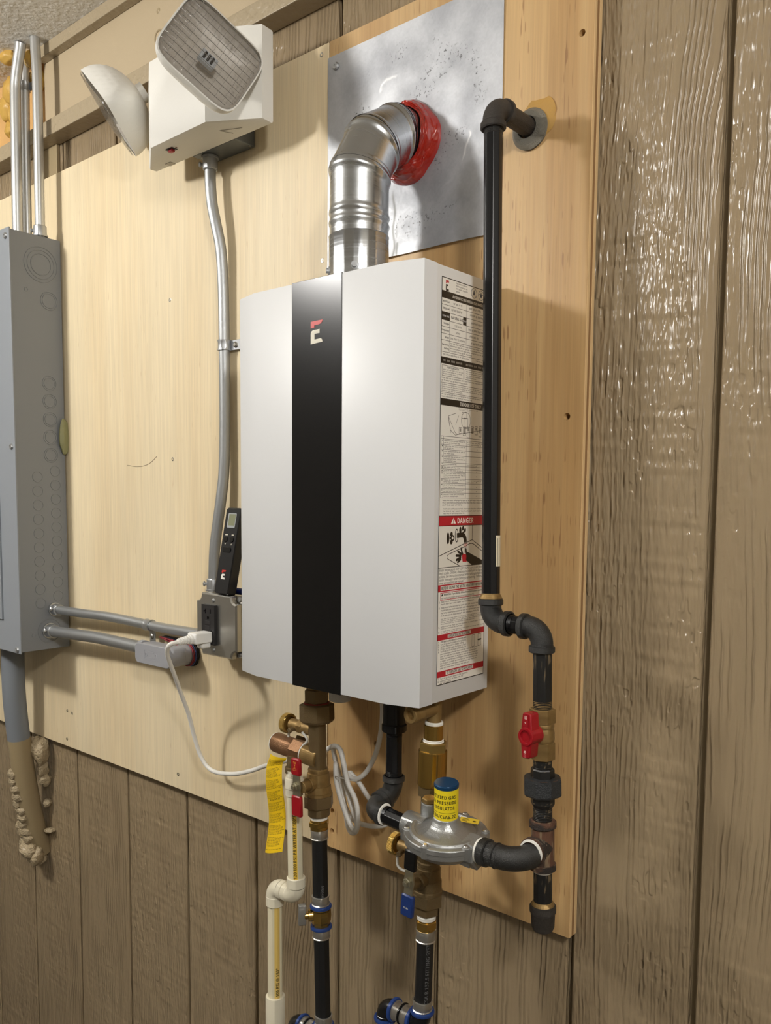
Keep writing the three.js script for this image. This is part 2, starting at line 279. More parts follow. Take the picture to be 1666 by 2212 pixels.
const holesR = [[0.4112, 1.094], [0.4044, 0.6526], [0.011, 0.06], [0.01, 0.027], [0.101, 0.186]];
obj('face_sheet', planarUV(drill(new THREE.BoxGeometry(0.425, 1.219, 0.0178).translate(0.2137, 0.6095, -0.0089), holesR.map(([x, y], i) => rev([x, y, -0.0172], Zp, [[0, 0], [0.003, 0], [0.0035, 0.0125], [0.0044 + 0.0004 * (i % 2), 0.0185], [0, 0.0185]], 14))), 0.6, 1.2, 0.31, 0.17), M.plyAmber, plyR);
obj('veneer_edge', boxMM([0.4256, 0.0003, -0.0055], [0.4272, 1.2187, -0.0004], 0.0003), M.plyEdge, plyR);
obj('veneer_edge', boxMM([0.4256, 0.0003, -0.0115], [0.4268, 1.2187, -0.0057], 0.0003), M.plyEdgeDark, plyR);
obj('veneer_edge', boxMM([0.4256, 0.0003, -0.0178], [0.4272, 1.2187, -0.0117], 0.0003), M.plyEdge, plyR);
for (const [x, y] of holesR) obj('sunk_screw', rev([x, y, -0.0174], Zp, [[0, 0.001], [0.001, 0.0012], [0.0022, 0.0016], [0.0023, 0]], 12), M.screw, plyR);

// ---------- galvanised wall plate, flue, sealant ----------
const sheet = thing('metal_sheet', 'square galvanised metal sheet screwed to the plywood behind the flue', 'metal sheet');
{
  const g = new THREE.BoxGeometry(0.305, 0.306, 0.0008, 30, 30, 1), p = g.attributes.position;
  for (let i = 0; i < p.count; i++) { const x = p.getX(i), y = p.getY(i); p.setZ(i, p.getZ(i) + 0.0009 + 0.0014 * fbm(x * 14 + 9, y * 14 + 9, 99, 99, 3, 7) + (y < -0.13 ? 0.0025 * Math.pow((-0.13 - y) / 0.023, 2) * (0.4 + vn(x * 30 + 50, 1, 99, 99, 5)) : 0)); }
  g.computeVertexNormals(); g.translate(0.1515, 1.0425, 0); obj('plate', g, M.galv, sheet);
  screwHead(sheet, [0.0165, 1.179, 0.0028], Zp, 0.0055, M.zinc); screwHead(sheet, [0.291, 1.179, 0.0028], Zp, 0.005, M.zinc);
}
const flue = thing('flue_pipe', 'shiny stainless elbow flue pipe rising from the water heater into the wall', 'flue pipe');
{
  const fx = 0.146, R = 0.09, y0 = 0.948, z0 = 0.003, r = 0.0385, c15 = Math.cos(Math.PI / 12), q = (deg) => V(fx + 0.005 * deg / 90, y0 + R / c15 * Math.sin(deg * Math.PI / 180), z0 + R / c15 * Math.cos(deg * Math.PI / 180));
  const P = [V(fx, 0.886, z0 + R), q(15), q(45), q(75), V(fx + 0.006, y0 + R, -0.004)];
  const D = P.slice(1).map((b, i) => b.clone().sub(P[i]).normalize());
  const N = P.map((_, i) => i === 0 ? D[0].clone() : i === 4 ? D[3].clone() : D[i - 1].clone().add(D[i]).normalize());
  for (let k = 0; k < 4; k++) {
    const d = D[k], a = X.clone().addScaledVector(d, -X.dot(d)).normalize(), b = d.clone().cross(a), rows = 40, cols = 64, pos = [], uv = [], idx = [];
    for (let j = 0; j <= rows; j++) for (let i = 0; i <= cols; i++) {
      const th = i / cols * Math.PI * 2, e = a.clone().multiplyScalar(Math.cos(th)).addScaledVector(b, Math.sin(th)), base = P[k].clone().addScaledVector(e, r);
      const s0 = P[k].clone().sub(base).dot(N[k]) / d.dot(N[k]), s1 = P[k + 1].clone().sub(base).dot(N[k + 1]) / d.dot(N[k + 1]), t = j / rows, L = 0.06 * 1, bead = (tt, w, h) => h * Math.exp(-Math.pow((t - tt) / w, 2));
      let rr = 0;
      if (k === 0) rr = bead(0.93, 0.05, 0.0024) + bead(0.22, 0.035, 0.0014) + bead(0.36, 0.035, 0.0014);
      else rr = bead(0.86, 0.07, 0.0024) + (t < 0.1 ? 0.0006 : 0);
      const pt = base.clone().addScaledVector(e, rr).addScaledVector(d, s0 + (s1 - s0) * t); pos.push(pt.x, pt.y, pt.z); uv.push(i / cols, t * 0.5 + k * 0.13);
      if (j < rows && i < cols) { const n = j * (cols + 1) + i; idx.push(n, n + cols + 1, n + 1, n + 1, n + cols + 1, n + cols + 2); }
    }
    const g = new THREE.BufferGeometry(); g.setAttribute('position', new THREE.Float32BufferAttribute(pos, 3)); g.setAttribute('uv', new THREE.Float32BufferAttribute(uv, 2)); g.setIndex(idx); g.computeVertexNormals();
    obj(k ? 'gore' : 'straight_section', g, M.duct, flue);
  }
  const z = z0 + R;
  obj('collar', rev([fx, 0.8242, z], Y, [[0.0405, 0.0], [0.0405, 0.006], [0.0392, 0.009], [0.0392, 0.064], [0.0398, 0.0655], [0.0385, 0.067]], 64), M.duct, flue);
  obj('collar_rim', rev([fx, 0.8242, z], Y, [[0.043, 0.0], [0.0435, 0.003], [0.0425, 0.006], [0.0405, 0.0065], [0.042, 0.009], [0.0405, 0.0115], [0.0395, 0.0115]], 64), M.duct, flue);
  for (const [ang, y] of [[35, 0.846], [-42, 0.847]]) { const a = ang * Math.PI / 180, n = V(Math.sin(a), 0, Math.cos(a)); obj('screw', [rev(V(fx, y, z).addScaledVector(n, 0.0388), n, [[0, 0], [0.0052, 0], [0.0052, 0.001], [0.0034, 0.0012], [0.0034, 0.004], [0, 0.0042]], 14)], M.zinc, flue); }
}
{
  const t = thing('silicone_seal', 'glossy red silicone sealant ring around the flue at the metal sheet', 'sealant');
  const rows = 24, cols = 110, pos = [], uv = [], idx = [];
  for (let j = 0; j <= rows; j++) for (let i = 0; i <= cols; i++) {
    const th = i / cols * Math.PI * 2, s = j / rows, n = fbm(i / cols * 22, s * 4, 22, 99, 3, 77) - 0.5, n2 = vn(i / cols * 9, 1, 9, 9, 78) - 0.5;
    const ro = 0.0525 + 0.006 * n2 + 0.0035 * Math.sin(th * 1 + 2.4), rad = mix(ro + 0.003 * n, 0.0388, s), h = (0.021 + 0.006 * n2) * Math.pow(Math.sin(Math.min(1, s * 1.05) * Math.PI * 0.5), 0.7) + 0.011 * n * Math.sin(s * Math.PI);
    pos.push(0.1525 + rad * Math.cos(th), 1.037 + rad * Math.sin(th) * 1.03, 0.0012 + h); uv.push(i / cols * 8, s);
    if (j < rows && i < cols) { const k = j * (cols + 1) + i; idx.push(k, k + 1, k + cols + 1, k + 1, k + cols + 2, k + cols + 1); }
  }
  const g = new THREE.BufferGeometry(); g.setAttribute('position', new THREE.Float32BufferAttribute(pos, 3)); g.setAttribute('uv', new THREE.Float32BufferAttribute(uv, 2)); g.setIndex(idx); g.computeVertexNormals();
  obj('bead', g, M.silicone, t);
}

// ---------- the water heater ----------
const HX = 0.1433, HB = 0.304, HT = 0.8242;
const heater = thing('water_heater', 'white wall-hung gas water heater with a black centre stripe', 'water heater');
obj('chassis', prismY([[HX - 0.1608, 0.012], [HX + 0.1608, 0.012], [HX + 0.1608, 0.1312], [HX - 0.1608, 0.1312]], HB + 0.0005, HT - 0.0005, 0.0012), M.chassis, heater);
const cover = obj('front_cover', prismY([[HX - 0.1615, 0.132], [HX + 0.1615, 0.132], [HX + 0.1615, 0.1565], [HX + 0.119, 0.1681], [HX - 0.119, 0.1681], [HX - 0.1615, 0.1565]], HB, HT, 0.0012), M.white, heater);
const stripe = obj('centre_stripe', boxMM([HX - 0.0442, HB - 0.0008, 0.1660], [HX + 0.0442, HT + 0.0008, 0.1688], 0.0006), M.gloss, heater);
{
  const lx = 0.134, ly = 0.7445, w = 0.0205, m = at(lx, ly, 0.1687);
  const c = new THREE.Shape(); c.moveTo(0, 0); c.lineTo(w, 0.0012); c.quadraticCurveTo(w * 0.98, 0.0058, w * 0.82, 0.0058); c.lineTo(w * 0.32, 0.0052); c.lineTo(w * 0.32, 0.0122); c.lineTo(w * 0.76, 0.0124); c.lineTo(w * 0.76, 0.0172); c.lineTo(w * 0.26, 0.017); c.quadraticCurveTo(0, 0.0165, 0, 0.012); c.closePath();
  const b = new THREE.Shape(); b.moveTo(0, 0.0196); b.lineTo(w * 0.3, 0.0198); b.lineTo(w * 0.31, 0.0228); b.lineTo(w * 0.66, 0.023); b.quadraticCurveTo(w * 0.96, 0.0232, w * 1.02, 0.0282); b.lineTo(w * 0.06, 0.0278); b.quadraticCurveTo(0, 0.0276, 0, 0.0268); b.closePath();
  obj('logo_lower', plate(c, 0.0004, m, 0), M.cream, stripe); obj('logo_upper', plate(b, 0.0004, m, 0), M.red, stripe);
}
// the printed label on its right side (0.103 m x 0.485 m)
const labelTex = canvasTex(860, 2048, (x, W, H) => {
  const Yp = (py) => (py - 596) / 885.5 * H, red = '#b3182a', ink = '#17130f';
  x.fillStyle = '#e6e3da'; x.fillRect(0, 0, W, H);
  const bar = (a, b, c) => { x.fillStyle = c; x.fillRect(0, Yp(a), W, Yp(b) - Yp(a)); };
  const T = (s, px, py, size, c = ink, al = 'left', f = 'bold', wd) => { x.fillStyle = c; x.font = `${f} ${size}px sans-serif`; x.textAlign = al; x.textBaseline = 'middle'; x.fillText(s, px, Yp(py), wd); };
  const hl = (py, x0 = 0, x1 = W, w = 1.6) => { x.fillStyle = ink; x.fillRect(x0, Yp(py) - w / 2, x1 - x0, w); };
  const vl = (px, a, b, w = 1.6) => { x.fillStyle = ink; x.fillRect(px - w / 2, Yp(a), w, Yp(b) - Yp(a)); };
  const fine = (px, a, b, x1, n, al = 0.62) => {             // print too small to read
    const h = (Yp(b) - Yp(a)) / n; x.fillStyle = `rgba(25,20,16,${al})`;
    for (let k = 0; k < n; k++) { let q = px, e = k === n - 1 ? px + (x1 - px) * (0.4 + 0.5 * rnd()) : x1; while (q < e - 6) { const l = Math.min(e - q, 9 + rnd() * 24), yy = Yp(a) + h * (k + 0.24); for (let s = q; s < q + l; s += 4.2) x.fillRect(s, yy + (rnd() < 0.25 ? -h * 0.12 : 0), 2.2, h * (0.4 + 0.14 * rnd())); q += l + 6; } }
  };
  const A = 32, cB = 142;
  // header
  x.fillStyle = red; x.fillRect(34, Yp(601.5), 25, 10); x.fillRect(34, Yp(601.5), 9, 15); x.fillStyle = ink; x.fillRect(34, Yp(610.2), 9, 30); x.fillRect(34, Yp(610.2), 18, 8); x.fillRect(34, Yp(620), 25, 9);
  fine(120, 599, 622, 220, 4);
  for (const [cx, k] of [[280, 0], [345, 1]]) { x.strokeStyle = '#4b5668'; x.lineWidth = 3; x.beginPath(); x.ellipse(cx, Yp(610.5), 25, 24, 0, 0, 7); x.stroke(); x.fillStyle = '#3c4658'; x.beginPath(); if (k) { for (let i = 0; i < 10; i++) { const a = i * Math.PI / 5 - Math.PI / 2, q = i % 2 ? 8 : 20; x.lineTo(cx + q * Math.cos(a), Yp(610.5) + q * Math.sin(a)); } } else { x.moveTo(cx, Yp(602)); x.lineTo(cx + 15, Yp(618)); x.lineTo(cx, Yp(613)); x.lineTo(cx - 15, Yp(618)); } x.fill(); }
  bar(624.5, 639.5, ink); T('AUTOMATIC INSTANTANEOUS WATER HEATER', W - 8, 632.5, 17, '#d9d5ca', 'right', 'bold', 330);
  const rows = [639.5, 653.5, 668.6, 685.7, 699.6, 714, 728, 752.8];
  for (const r of rows) hl(r); vl(70, 639.5, 752.8); vl(215, 639.5, 728);
  T('MODEL #', 66, 646.5, 13, ink, 'right'); T('SERIAL #', 66, 661, 13, ink, 'right'); x.fillStyle = ink; x.fillRect(0, Yp(668.6), 70, Yp(685.7) - Yp(668.6)); T('TYPE GAS', 66, 677, 13, '#ddd', 'right');
  fine(100, 643, 650.5, 190, 1); fine(84, 656.5, 666, 200, 1, 0.6); T('NATURAL GAS', cB - 8, 677, 17, ink, 'center', 'bold', 105); x.fillStyle = ink; x.fillRect(186, Yp(668.6), 29, Yp(685.7) - Yp(668.6)); T('ONLY', 200, 677, 11, '#ddd', 'center');
  T('Voltage', 66, 692.6, 13, ink, 'right'); T('120 Volts', cB, 692.6, 15, ink, 'center', ''); T('Frequency', 66, 707, 13, ink, 'right'); T('60 Hz', cB, 707, 15, ink, 'center', ''); T('Amps', 66, 721, 13, ink, 'right'); T('Less Than 12 Amperes', cB, 721, 14, ink, 'center', '', 130);
  T('Recovery', 66, 737, 13, ink, 'right'); T('Rating', 66, 745, 13, ink, 'right'); fine(78, 730, 751, W - 6, 4);
  for (let i = 0; i < 6; i++) fine(235 + (i % 3) * 12, [642, 656.5, 673, 688.5, 703, 717][i], [651, 665.5, 682, 697.5, 712, 726][i], W - 4, 1);
  fine(18, 755, 761, 280, 1); vl(300, 753, 763.5); fine(312, 755, 761, W - 10, 1);
  bar(763.5, 777.5, ink); x.globalAlpha = 0.85; fine(0, 0, 0, 0, 1); x.globalAlpha = 1; x.fillStyle = '#b9b5aa'; for (let q = 18; q < W - 20; q += 8) if ((q < 180 || q > 215) && q % 40 > 5) x.fillRect(q, Yp(768.2), 3.6, 10);
  x.strokeStyle = '#8a867d'; x.lineWidth = 3; x.strokeRect(12, Yp(781), 186, Yp(803) - Yp(781)); x.strokeRect(210, Yp(781), W, Yp(803) - Yp(781));
  T('FOR YOUR SAFETY', 105, 785, 12, ink, 'center'); fine(20, 788, 801, 190, 3); fine(220, 783, 801, W - 6, 4);
  fine(10, 805, 816, W - 8, 2); hl(818); fine(10, 820, 837, W - 8, 4); hl(838.5); fine(10, 840, 850, W - 8, 2);
  bar(851.5, 866, ink); T('INDOOR USE ONLY', W * 0.62, 859, 26, '#dedacf', 'center', 'bold', 190);
  fine(160, 868, 873, 330, 2, 0.55);
  x.strokeStyle = '#38332e'; x.lineWidth = 2; const L = (...p) => { x.beginPath(); p.forEach(([a, b], i) => i ? x.lineTo(a, Yp(b)) : x.moveTo(a, Yp(b))); x.stroke(); };
  L([70, 888], [130, 922], [150, 926], [W, 907]); L([70, 888], [135, 880]); L([135, 905], [160, 884]); L([70, 888], [90, 918], [135, 950 - 22], [150, 926]); L([70, 892], [95, 924]);
  x.beginPath(); x.arc(225, Yp(893), 42, 0, 7); x.stroke(); x.strokeRect(208, Yp(888), 34, 46); x.strokeRect(190, Yp(876), 40, 30);
  for (let i = 0; i < 7; i++) { const bx = 165 + i * 36, by = 910 - i * 1.5; x.strokeRect(bx, Yp(by), 24, 30 + (i % 3) * 12); x.fillStyle = 'rgba(50,45,40,.5)'; x.fillRect(bx + 4, Yp(by + 2), 14, 16 + (i % 2) * 14); }
  hl(932, 12, W); vl(12, 932, 1066); vl(32, 932, 1066); vl(232, 938, 1066); const tr = [938, 950, 961, 973, 989, 996, 1003, 1009, 1024, 1034, 1046, 1055, 1066];
  tr.forEach((r, i) => { hl(r, 12, W, 1.3); if (i) { fine(38, tr[i - 1] + 1.4, r - 1, 222, Math.max(1, Math.round((r - tr[i - 1]) / 5))); x.fillStyle = ink; x.fillRect(330, Yp((r + tr[i - 1]) / 2), 4, 4); if (i % 4 === 1) fine(240, tr[i - 1] + 2, r - 1, W - 10, 2); x.fillRect(19, Yp(tr[i - 1] + 2), 7, 5); } });
  fine(30, 1069, 1085, W - 10, 3); fine(40, 1088, 1103, W - 30, 3);
  bar(1105.5, 1127, red); hl(1105.5, 0, W, 3); hl(1127.5, 0, W, 3);
  x.fillStyle = '#efeae0'; x.beginPath(); x.moveTo(128, Yp(1109.5)); x.lineTo(150, Yp(1123)); x.lineTo(106, Yp(1123)); x.fill(); x.fillStyle = red; x.fillRect(125.5, Yp(1113.5), 5, 13); x.fillRect(125.5, Yp(1120.7), 5, 4); T('DANGER', 160, 1116.7, 40, '#efeae0', 'left', 'bold', 150);
  // tap, basin and hand
  x.fillStyle = '#e1ddd2'; x.fillRect(0, Yp(1128.5), W, Yp(1219) - Yp(1128.5)); x.strokeStyle = ink; x.lineWidth = 3.4;
  L([0, 1194], [300, 1161], [W, 1188]); L([300, 1161], [300, 1128]); x.beginPath(); x.moveTo(W, Yp(1196)); x.lineTo(318, Yp(1172)); x.quadraticCurveTo(285, Yp(1166), 250, Yp(1174)); x.lineTo(95, Yp(1190)); x.quadraticCurveTo(62, Yp(1195), 84, Yp(1201)); x.lineTo(190, Yp(1219)); x.stroke();
  x.fillStyle = ink; x.beginPath(); x.ellipse(82, Yp(1155), 12, 30, 0, 0, 7); x.fill(); x.fillRect(96, Yp(1153), 14, 8); for (const yy of [1146.5, 1163.5]) { x.beginPath(); x.ellipse(112, Yp(yy), 11, 13, 0.3, 0, 7); x.fill(); } x.lineWidth = 8; x.strokeStyle = ink; x.beginPath(); x.arc(122, Yp(1155), 12, 0, 7); x.stroke();
  x.beginPath(); x.ellipse(190, Yp(1139), 10, 20, 0, 0, 7); x.fill(); for (const [a, b] of [[214, 1134], [232, 1139], [216, 1146]]) { x.beginPath(); x.ellipse(a, Yp(b), 9, 12, 0.4, 0, 7); x.fill(); } x.lineWidth = 5; x.beginPath(); x.ellipse(158, Yp(1150), 13, 33, 0, 0, 7); x.stroke();
  x.lineWidth = 26; x.lineCap = 'butt'; x.beginPath(); x.moveTo(160, Yp(1150)); x.lineTo(205, Yp(1149)); x.quadraticCurveTo(236, Yp(1149), 238, Yp(1166)); x.stroke(); x.fillStyle = '#6a635c'; x.fillRect(225, Yp(1165.5), 27, 10);
  T('HOT', 240, 1172.5, 19, '#b5342c', 'center'); x.strokeStyle = '#56504a'; x.lineWidth = 2.5; for (let i = 0; i < 4; i++) L([228 + i * 7, 1177], [226 + i * 8, 1185], [230 + i * 7, 1190]);
  x.fillStyle = '#b3182a'; x.beginPath(); x.moveTo(205, Yp(1190)); x.lineTo(262, Yp(1195)); x.lineTo(252, Yp(1211)); x.lineTo(215, Yp(1210)); x.fill();
  x.strokeStyle = '#141110'; x.lineCap = 'round'; for (const [a, b, c, d, w] of [[196, 1200, 160, 1205, 13], [196, 1204, 172, 1210, 12], [198, 1196, 158, 1195, 13], [202, 1192, 172, 1186, 12], [212, 1192, 200, 1180, 13], [255, 1196, 240, 1182, 14]]) { x.lineWidth = w; x.beginPath(); x.moveTo(a, Yp(b)); x.lineTo(c, Yp(d)); x.stroke(); }
  x.fillStyle = '#141110'; x.beginPath(); x.moveTo(258, Yp(1188)); x.lineTo(W, Yp(1215)); x.lineTo(W, Yp(1219)); x.lineTo(300, Yp(1219)); x.lineTo(246, Yp(1207)); x.lineTo(250, Yp(1196)); x.fill();
  hl(1219.5, 0, W, 3);
  const body = ['Water temperature over 125\u00b0F (52\u00b0C) can cause severe burns', 'death scalds. Children, disabled and elderly are at highest risk of', 'scalded. See instruction manual before setting temperature at w', 'heater. Feel water before bathing or showering. Temperature lim', 'valves are available, see manual.'];
  body.forEach((s, i) => T(s, 6, 1225 + i * 7.2, 17, ink, 'left', 'italic', i < 4 ? W + 20 : 220));
  const head = (a, b, s, x0, x1) => { bar(a, b, red); x.fillStyle = '#dfdbd0'; x.fillRect(x0, Yp(a) + 6, x1 - x0, Yp(b) - Yp(a) - 12); T(s, (x0 + x1) / 2, (a + b) / 2, 22, ink, 'center', 'bold', x1 - x0 - 14); };
  head(1257.5, 1273, 'BEFORE USING THE WATER HEATER FOR YOUR SAFETY', 24, W + 40);
  x.strokeStyle = red; x.lineWidth = 3; x.strokeRect(24, Yp(1275.5), W, Yp(1291) - Yp(1275.5)); x.fillStyle = ink; x.beginPath(); x.moveTo(38, Yp(1277)); x.lineTo(48, Yp(1282.5)); x.lineTo(28, Yp(1282.5)); x.fill(); T('WARNING: If you do not follow these instructions exactly, a fire or explosion', 52, 1280, 13, ink, 'left', 'bold', W + 40); T('may result causing property damage, personal injury or loss of life.', 30, 1287, 13, ink, 'left', '', 300);
  [['A.', 1293, 1304, 2], ['B.', 1306, 1330, 4], ['', 1332, 1347, 4], ['C.', 1349, 1358, 2], ['D.', 1360, 1367, 2]].forEach(([s, a, b, n]) => { T(s, 10, a + 3, 12); fine(30, a, b, W - 4, n); });
  head(1368, 1381, 'OPERATING INSTRUCTIONS', 92, 300);
  const ops = ['STOP! Read the safety information above on this label.', 'Turn off all electric power to the appliance.', 'Set the thermostat to lowest setting.', 'DO NOT attempt to light the burner by hand.', 'Turn the gas shut-off valve located on the outside of the'];
  ops.forEach((s, i) => { T(`${i + 1}.`, 10, 1385 + i * 5.4, 12); T(s, 30, 1385 + i * 5.4, 13, ink, 'left', i ? '' : 'bold', 230); }); fine(30, 1410, 1447, W - 60, 7);
  x.strokeStyle = ink; x.lineWidth = 2; x.strokeRect(315, Yp(1383), 22, 62); x.strokeRect(372, Yp(1383), 28, 30); x.strokeRect(372, Yp(1398), 28, 30); x.fillStyle = ink; x.fillRect(368, Yp(1395), 36, 6); L([326, 1386], [326, 1406]);
  head(1450.5, 1464, 'TO TURN OFF GAS TO APPLIANCE', 78, 330);
  T('1.', 10, 1468, 12); T('Turn off all electric power to the appliance.', 30, 1468, 13, ink, 'left', '', 260); T('2.', 10, 1473.5, 12); fine(30, 1471, 1476, W - 60, 1); T('the "OFF" position.', 30, 1478, 13, ink, 'left', '', 100);
  x.strokeStyle = ink; x.lineWidth = 8; x.strokeRect(0, 0, W, H);
}, 2, 1);
{
  const g = new THREE.PlaneGeometry(0.1012, 0.4855); g.rotateY(Math.PI / 2); const b = new THREE.BoxGeometry(0.0003, 0.4855, 0.1012);
  g.translate(HX + 0.1608 + 0.0004, 0.568, 0.0724);
  obj('safety_label', g, mat({ map: labelTex, roughness: 0.35 }), heater);
}
obj('drain_cap', [cyl([0.131, 0.277, 0.11], [0.131, 0.3046, 0.11], 0.0152, 0.001)], mat({ color: 0xbdb8b0, roughness: 0.5 }), heater);
console.log('heater done');

// ---------- gas line ----------
const gp = 0.01065;
const GT = V(0.345, 1.003, 0.083), GB = V(0.3668, 0.4085, 0.102), GE = V(0.4345, 0.4075, 0.0995);
const gd = GB.clone().sub(GT).normalize();
const along = (p, d, t) => p.clone().addScaledVector(d, t);
{
  const t = thing('gas_riser_pipe', 'long black iron gas pipe running down beside the water heater', 'gas pipe');
  ironElbow(t, GT, gd, NZ, M.castBrown, { R: 0.02 });
  obj('wall_nipple', [cyl(along(GT, NZ, 0.02), [0.3452, 1.004, -0.01], 0.0112), threads(along(GT, NZ, 0.026), NZ, 0.0109, 0.008)], M.castBrown, t);
  obj('long_pipe', cyl(along(GT, gd, 0.02), along(GB, gd, -0.02), gp), M.iron, t);
  obj('pipe_threads', [threads(along(GT, gd, 0.0272), gd, gp + 0.0004, 0.007)], M.castBrown, t);
  obj('thread_sealant', rev(along(GB, gd, -0.0335), gd, [[gp, 0], [gp + 0.001, 0.002], [gp + 0.0032, 0.006], [gp, 0.0065]], 24), M.brassDull, t);
  ironElbow(t, GB, gd.clone().negate(), X, M.cast, { R: 0.018 });
  obj('close_nipple', [cyl(along(GB, X, 0.02), along(GE, NX, 0.02), gp), threads(along(GB, X, 0.0272), X, gp + 0.0003, 0.004)], M.iron, t);
  ironElbow(t, GE, NX, NY, M.cast, { R: 0.018 });
  const tag = canvasTex(128, 512, (x, w, h) => { x.fillStyle = '#d9cfb4'; x.fillRect(0, 0, w, h); x.fillStyle = '#3a352c'; x.save(); x.rotate(-Math.PI / 2); x.font = 'bold 26px sans-serif'; for (let i = 0; i < 3; i++) for (let q = 20; q < 470; q += 15 + 9 * (i % 2)) x.fillRect(-h + q, 22 + i * 34, 9, i === 2 ? 8 : 14); x.restore(); });
  const base = along(GT, gd, 0.512), side = new THREE.CylinderGeometry(gp + 0.0003, gp + 0.0003, 0.036, 16, 1, true, 1.15, 0.95); side.applyQuaternion(new THREE.Quaternion().setFromUnitVectors(Y, gd.clone().negate())); side.translate(base.x, base.y, base.z);
  obj('paper_sticker', side, mat({ map: tag, roughness: 0.6 }), t).userData.label = 'torn cream paper sticker';
}
{
  const t = thing('wall_flange', 'grey dirty escutcheon flange where the gas pipe enters the plywood', 'flange');
  obj('flange_cup', rev([0.3452, 1.003, 0.0002], Zp, [[0.024, 0], [0.0245, 0.003], [0.02, 0.0085], [0.0135, 0.0105], [0.0128, 0.0102], [0.0128, 0.002]], 40), mat({ color: 0x7d7a70, metalness: 0.6, roughness: 0.4, bumpMap: castBump, bumpScale: 0.001 }), t);
  const g = blob([0.3535, 1.012, 0.0006], [0.0255, 0.024, 0.0018], 91, 0.2, 2.5); obj('sealant_smear', g, M.amber, t);
}
const RA = (y) => V(0.4345 + (0.4075 - y) * 0.0262, y, 0.0995 - (0.4075 - y) * 0.005), RD = V(-0.0262, 1, 0.005).normalize();
const seg = (y0, y1, r) => cyl(RA(y0), RA(y1), r), hx = (y0, y1, r, tr) => hex(RA(y0), RA(y1), r, 0.0012, tr);
{
  const t = thing('gas_drop_nipple', 'short scratched black gas pipe above the red handled shutoff', 'gas pipe');
  obj('pipe', seg(0.388, 0.316, gp), M.ironDirty, t); obj('pipe_threads', threads(RA(0.3168), RD, gp + 0.0003, 0.008), M.brassDull, t);
}
{
  const t = thing('gas_shutoff_valve', 'brass gas ball valve with a red lever on the black pipe', 'gas valve');
  obj('valve_body', [hx(0.3165, 0.2995, 0.0148, 0.5), rev(RA(0.3), RD.clone().negate(), [[0.0, 0], [0.0122, 0], [0.0132, 0.002], [0.0132, 0.004], [0.0124, 0.006], [0.0136, 0.011], [0.0136, 0.019], [0.0128, 0.022], [0, 0.024]], 32), hx(0.2785, 0.2575, 0.0142, 0.5)], M.brassDull, t);
  const c = V(0.4385, 0.2895, 0.098), n = V(-0.12, 0, 1).normalize(), u = V(1, 0, 0.12).normalize();
  obj('stem', cyl(along(c, n, 0.008), along(c, n, 0.0205), 0.0072), M.brassDull, t);
  const f = frame(along(c, n, 0.0175), u, Y, n), s = new THREE.Shape(); s.moveTo(-0.0072, 0.0065); s.lineTo(-0.0062, 0.0235); s.quadraticCurveTo(-0.006, 0.0265, -0.002, 0.0268); s.lineTo(0.0035, 0.0262); s.quadraticCurveTo(0.006, 0.026, 0.006, 0.023); s.lineTo(0.007, 0.0065); s.absarc(0, 0, 0.0098, 0.75, -0.75, true); s.lineTo(0.007, -0.0065); s.lineTo(0.006, -0.021); s.quadraticCurveTo(0.0058, -0.0245, 0.002, -0.0248); s.lineTo(-0.0025, -0.0252); s.quadraticCurveTo(-0.006, -0.0252, -0.0062, -0.0215); s.lineTo(-0.0072, -0.0065); s.absarc(0, 0, 0.0098, -2.4, -3.9, true);
  const h = obj('lever', [plate(s, 0.0145, f, 0.001), rev(along(c, n, 0.0135), n, [[0, 0], [0.0102, 0], [0.0105, 0.018], [0.0098, 0.0202], [0.0074, 0.0204], [0.0066, 0.019], [0.0056, 0.019], [0.0056, 0.0152], [0, 0.015]], 32)], M.redHandle, t);
  obj('handle_screw', rev(along(c, n, 0.028), n, [[0, 0], [0.0038, 0], [0.0038, 0.002], [0.0026, 0.003], [0, 0.0031]], 16), M.screw, h);
  const mk = canvasTex(64, 256, (x, w, hh) => { x.fillStyle = '#92101a'; x.fillRect(0, 0, w, hh); x.strokeStyle = '#e9dcd2'; x.lineWidth = 4; x.strokeRect(22, 26, 22, 26); x.beginPath(); x.moveTo(20, 40); x.lineTo(46, 40); x.moveTo(34, 80); x.arc(32, 84, 9, 1, 3.4); x.stroke(); x.lineWidth = 6; x.beginPath(); x.arc(33, 190, 11, 2.4, 6.6); x.moveTo(24, 196); x.lineTo(42, 196); x.stroke(); x.globalAlpha = 0.4; x.strokeRect(24, 214, 18, 22); });
  for (const [y, v] of [[0.0178, 0], [-0.0172, 1]]) { const g = new THREE.PlaneGeometry(0.007, 0.0135), uv = g.attributes.uv; for (let i = 0; i < 4; i++) uv.setY(i, uv.getY(i) * 0.45 + (v ? 0.05 : 0.5)); g.applyMatrix4(frame(along(c, n, 0.0324).addScaledVector(Y, y).addScaledVector(u, -0.001), u, Y, n)); obj('handle_marking', g, mat({ map: mk, roughness: 0.4 }), h); }
}
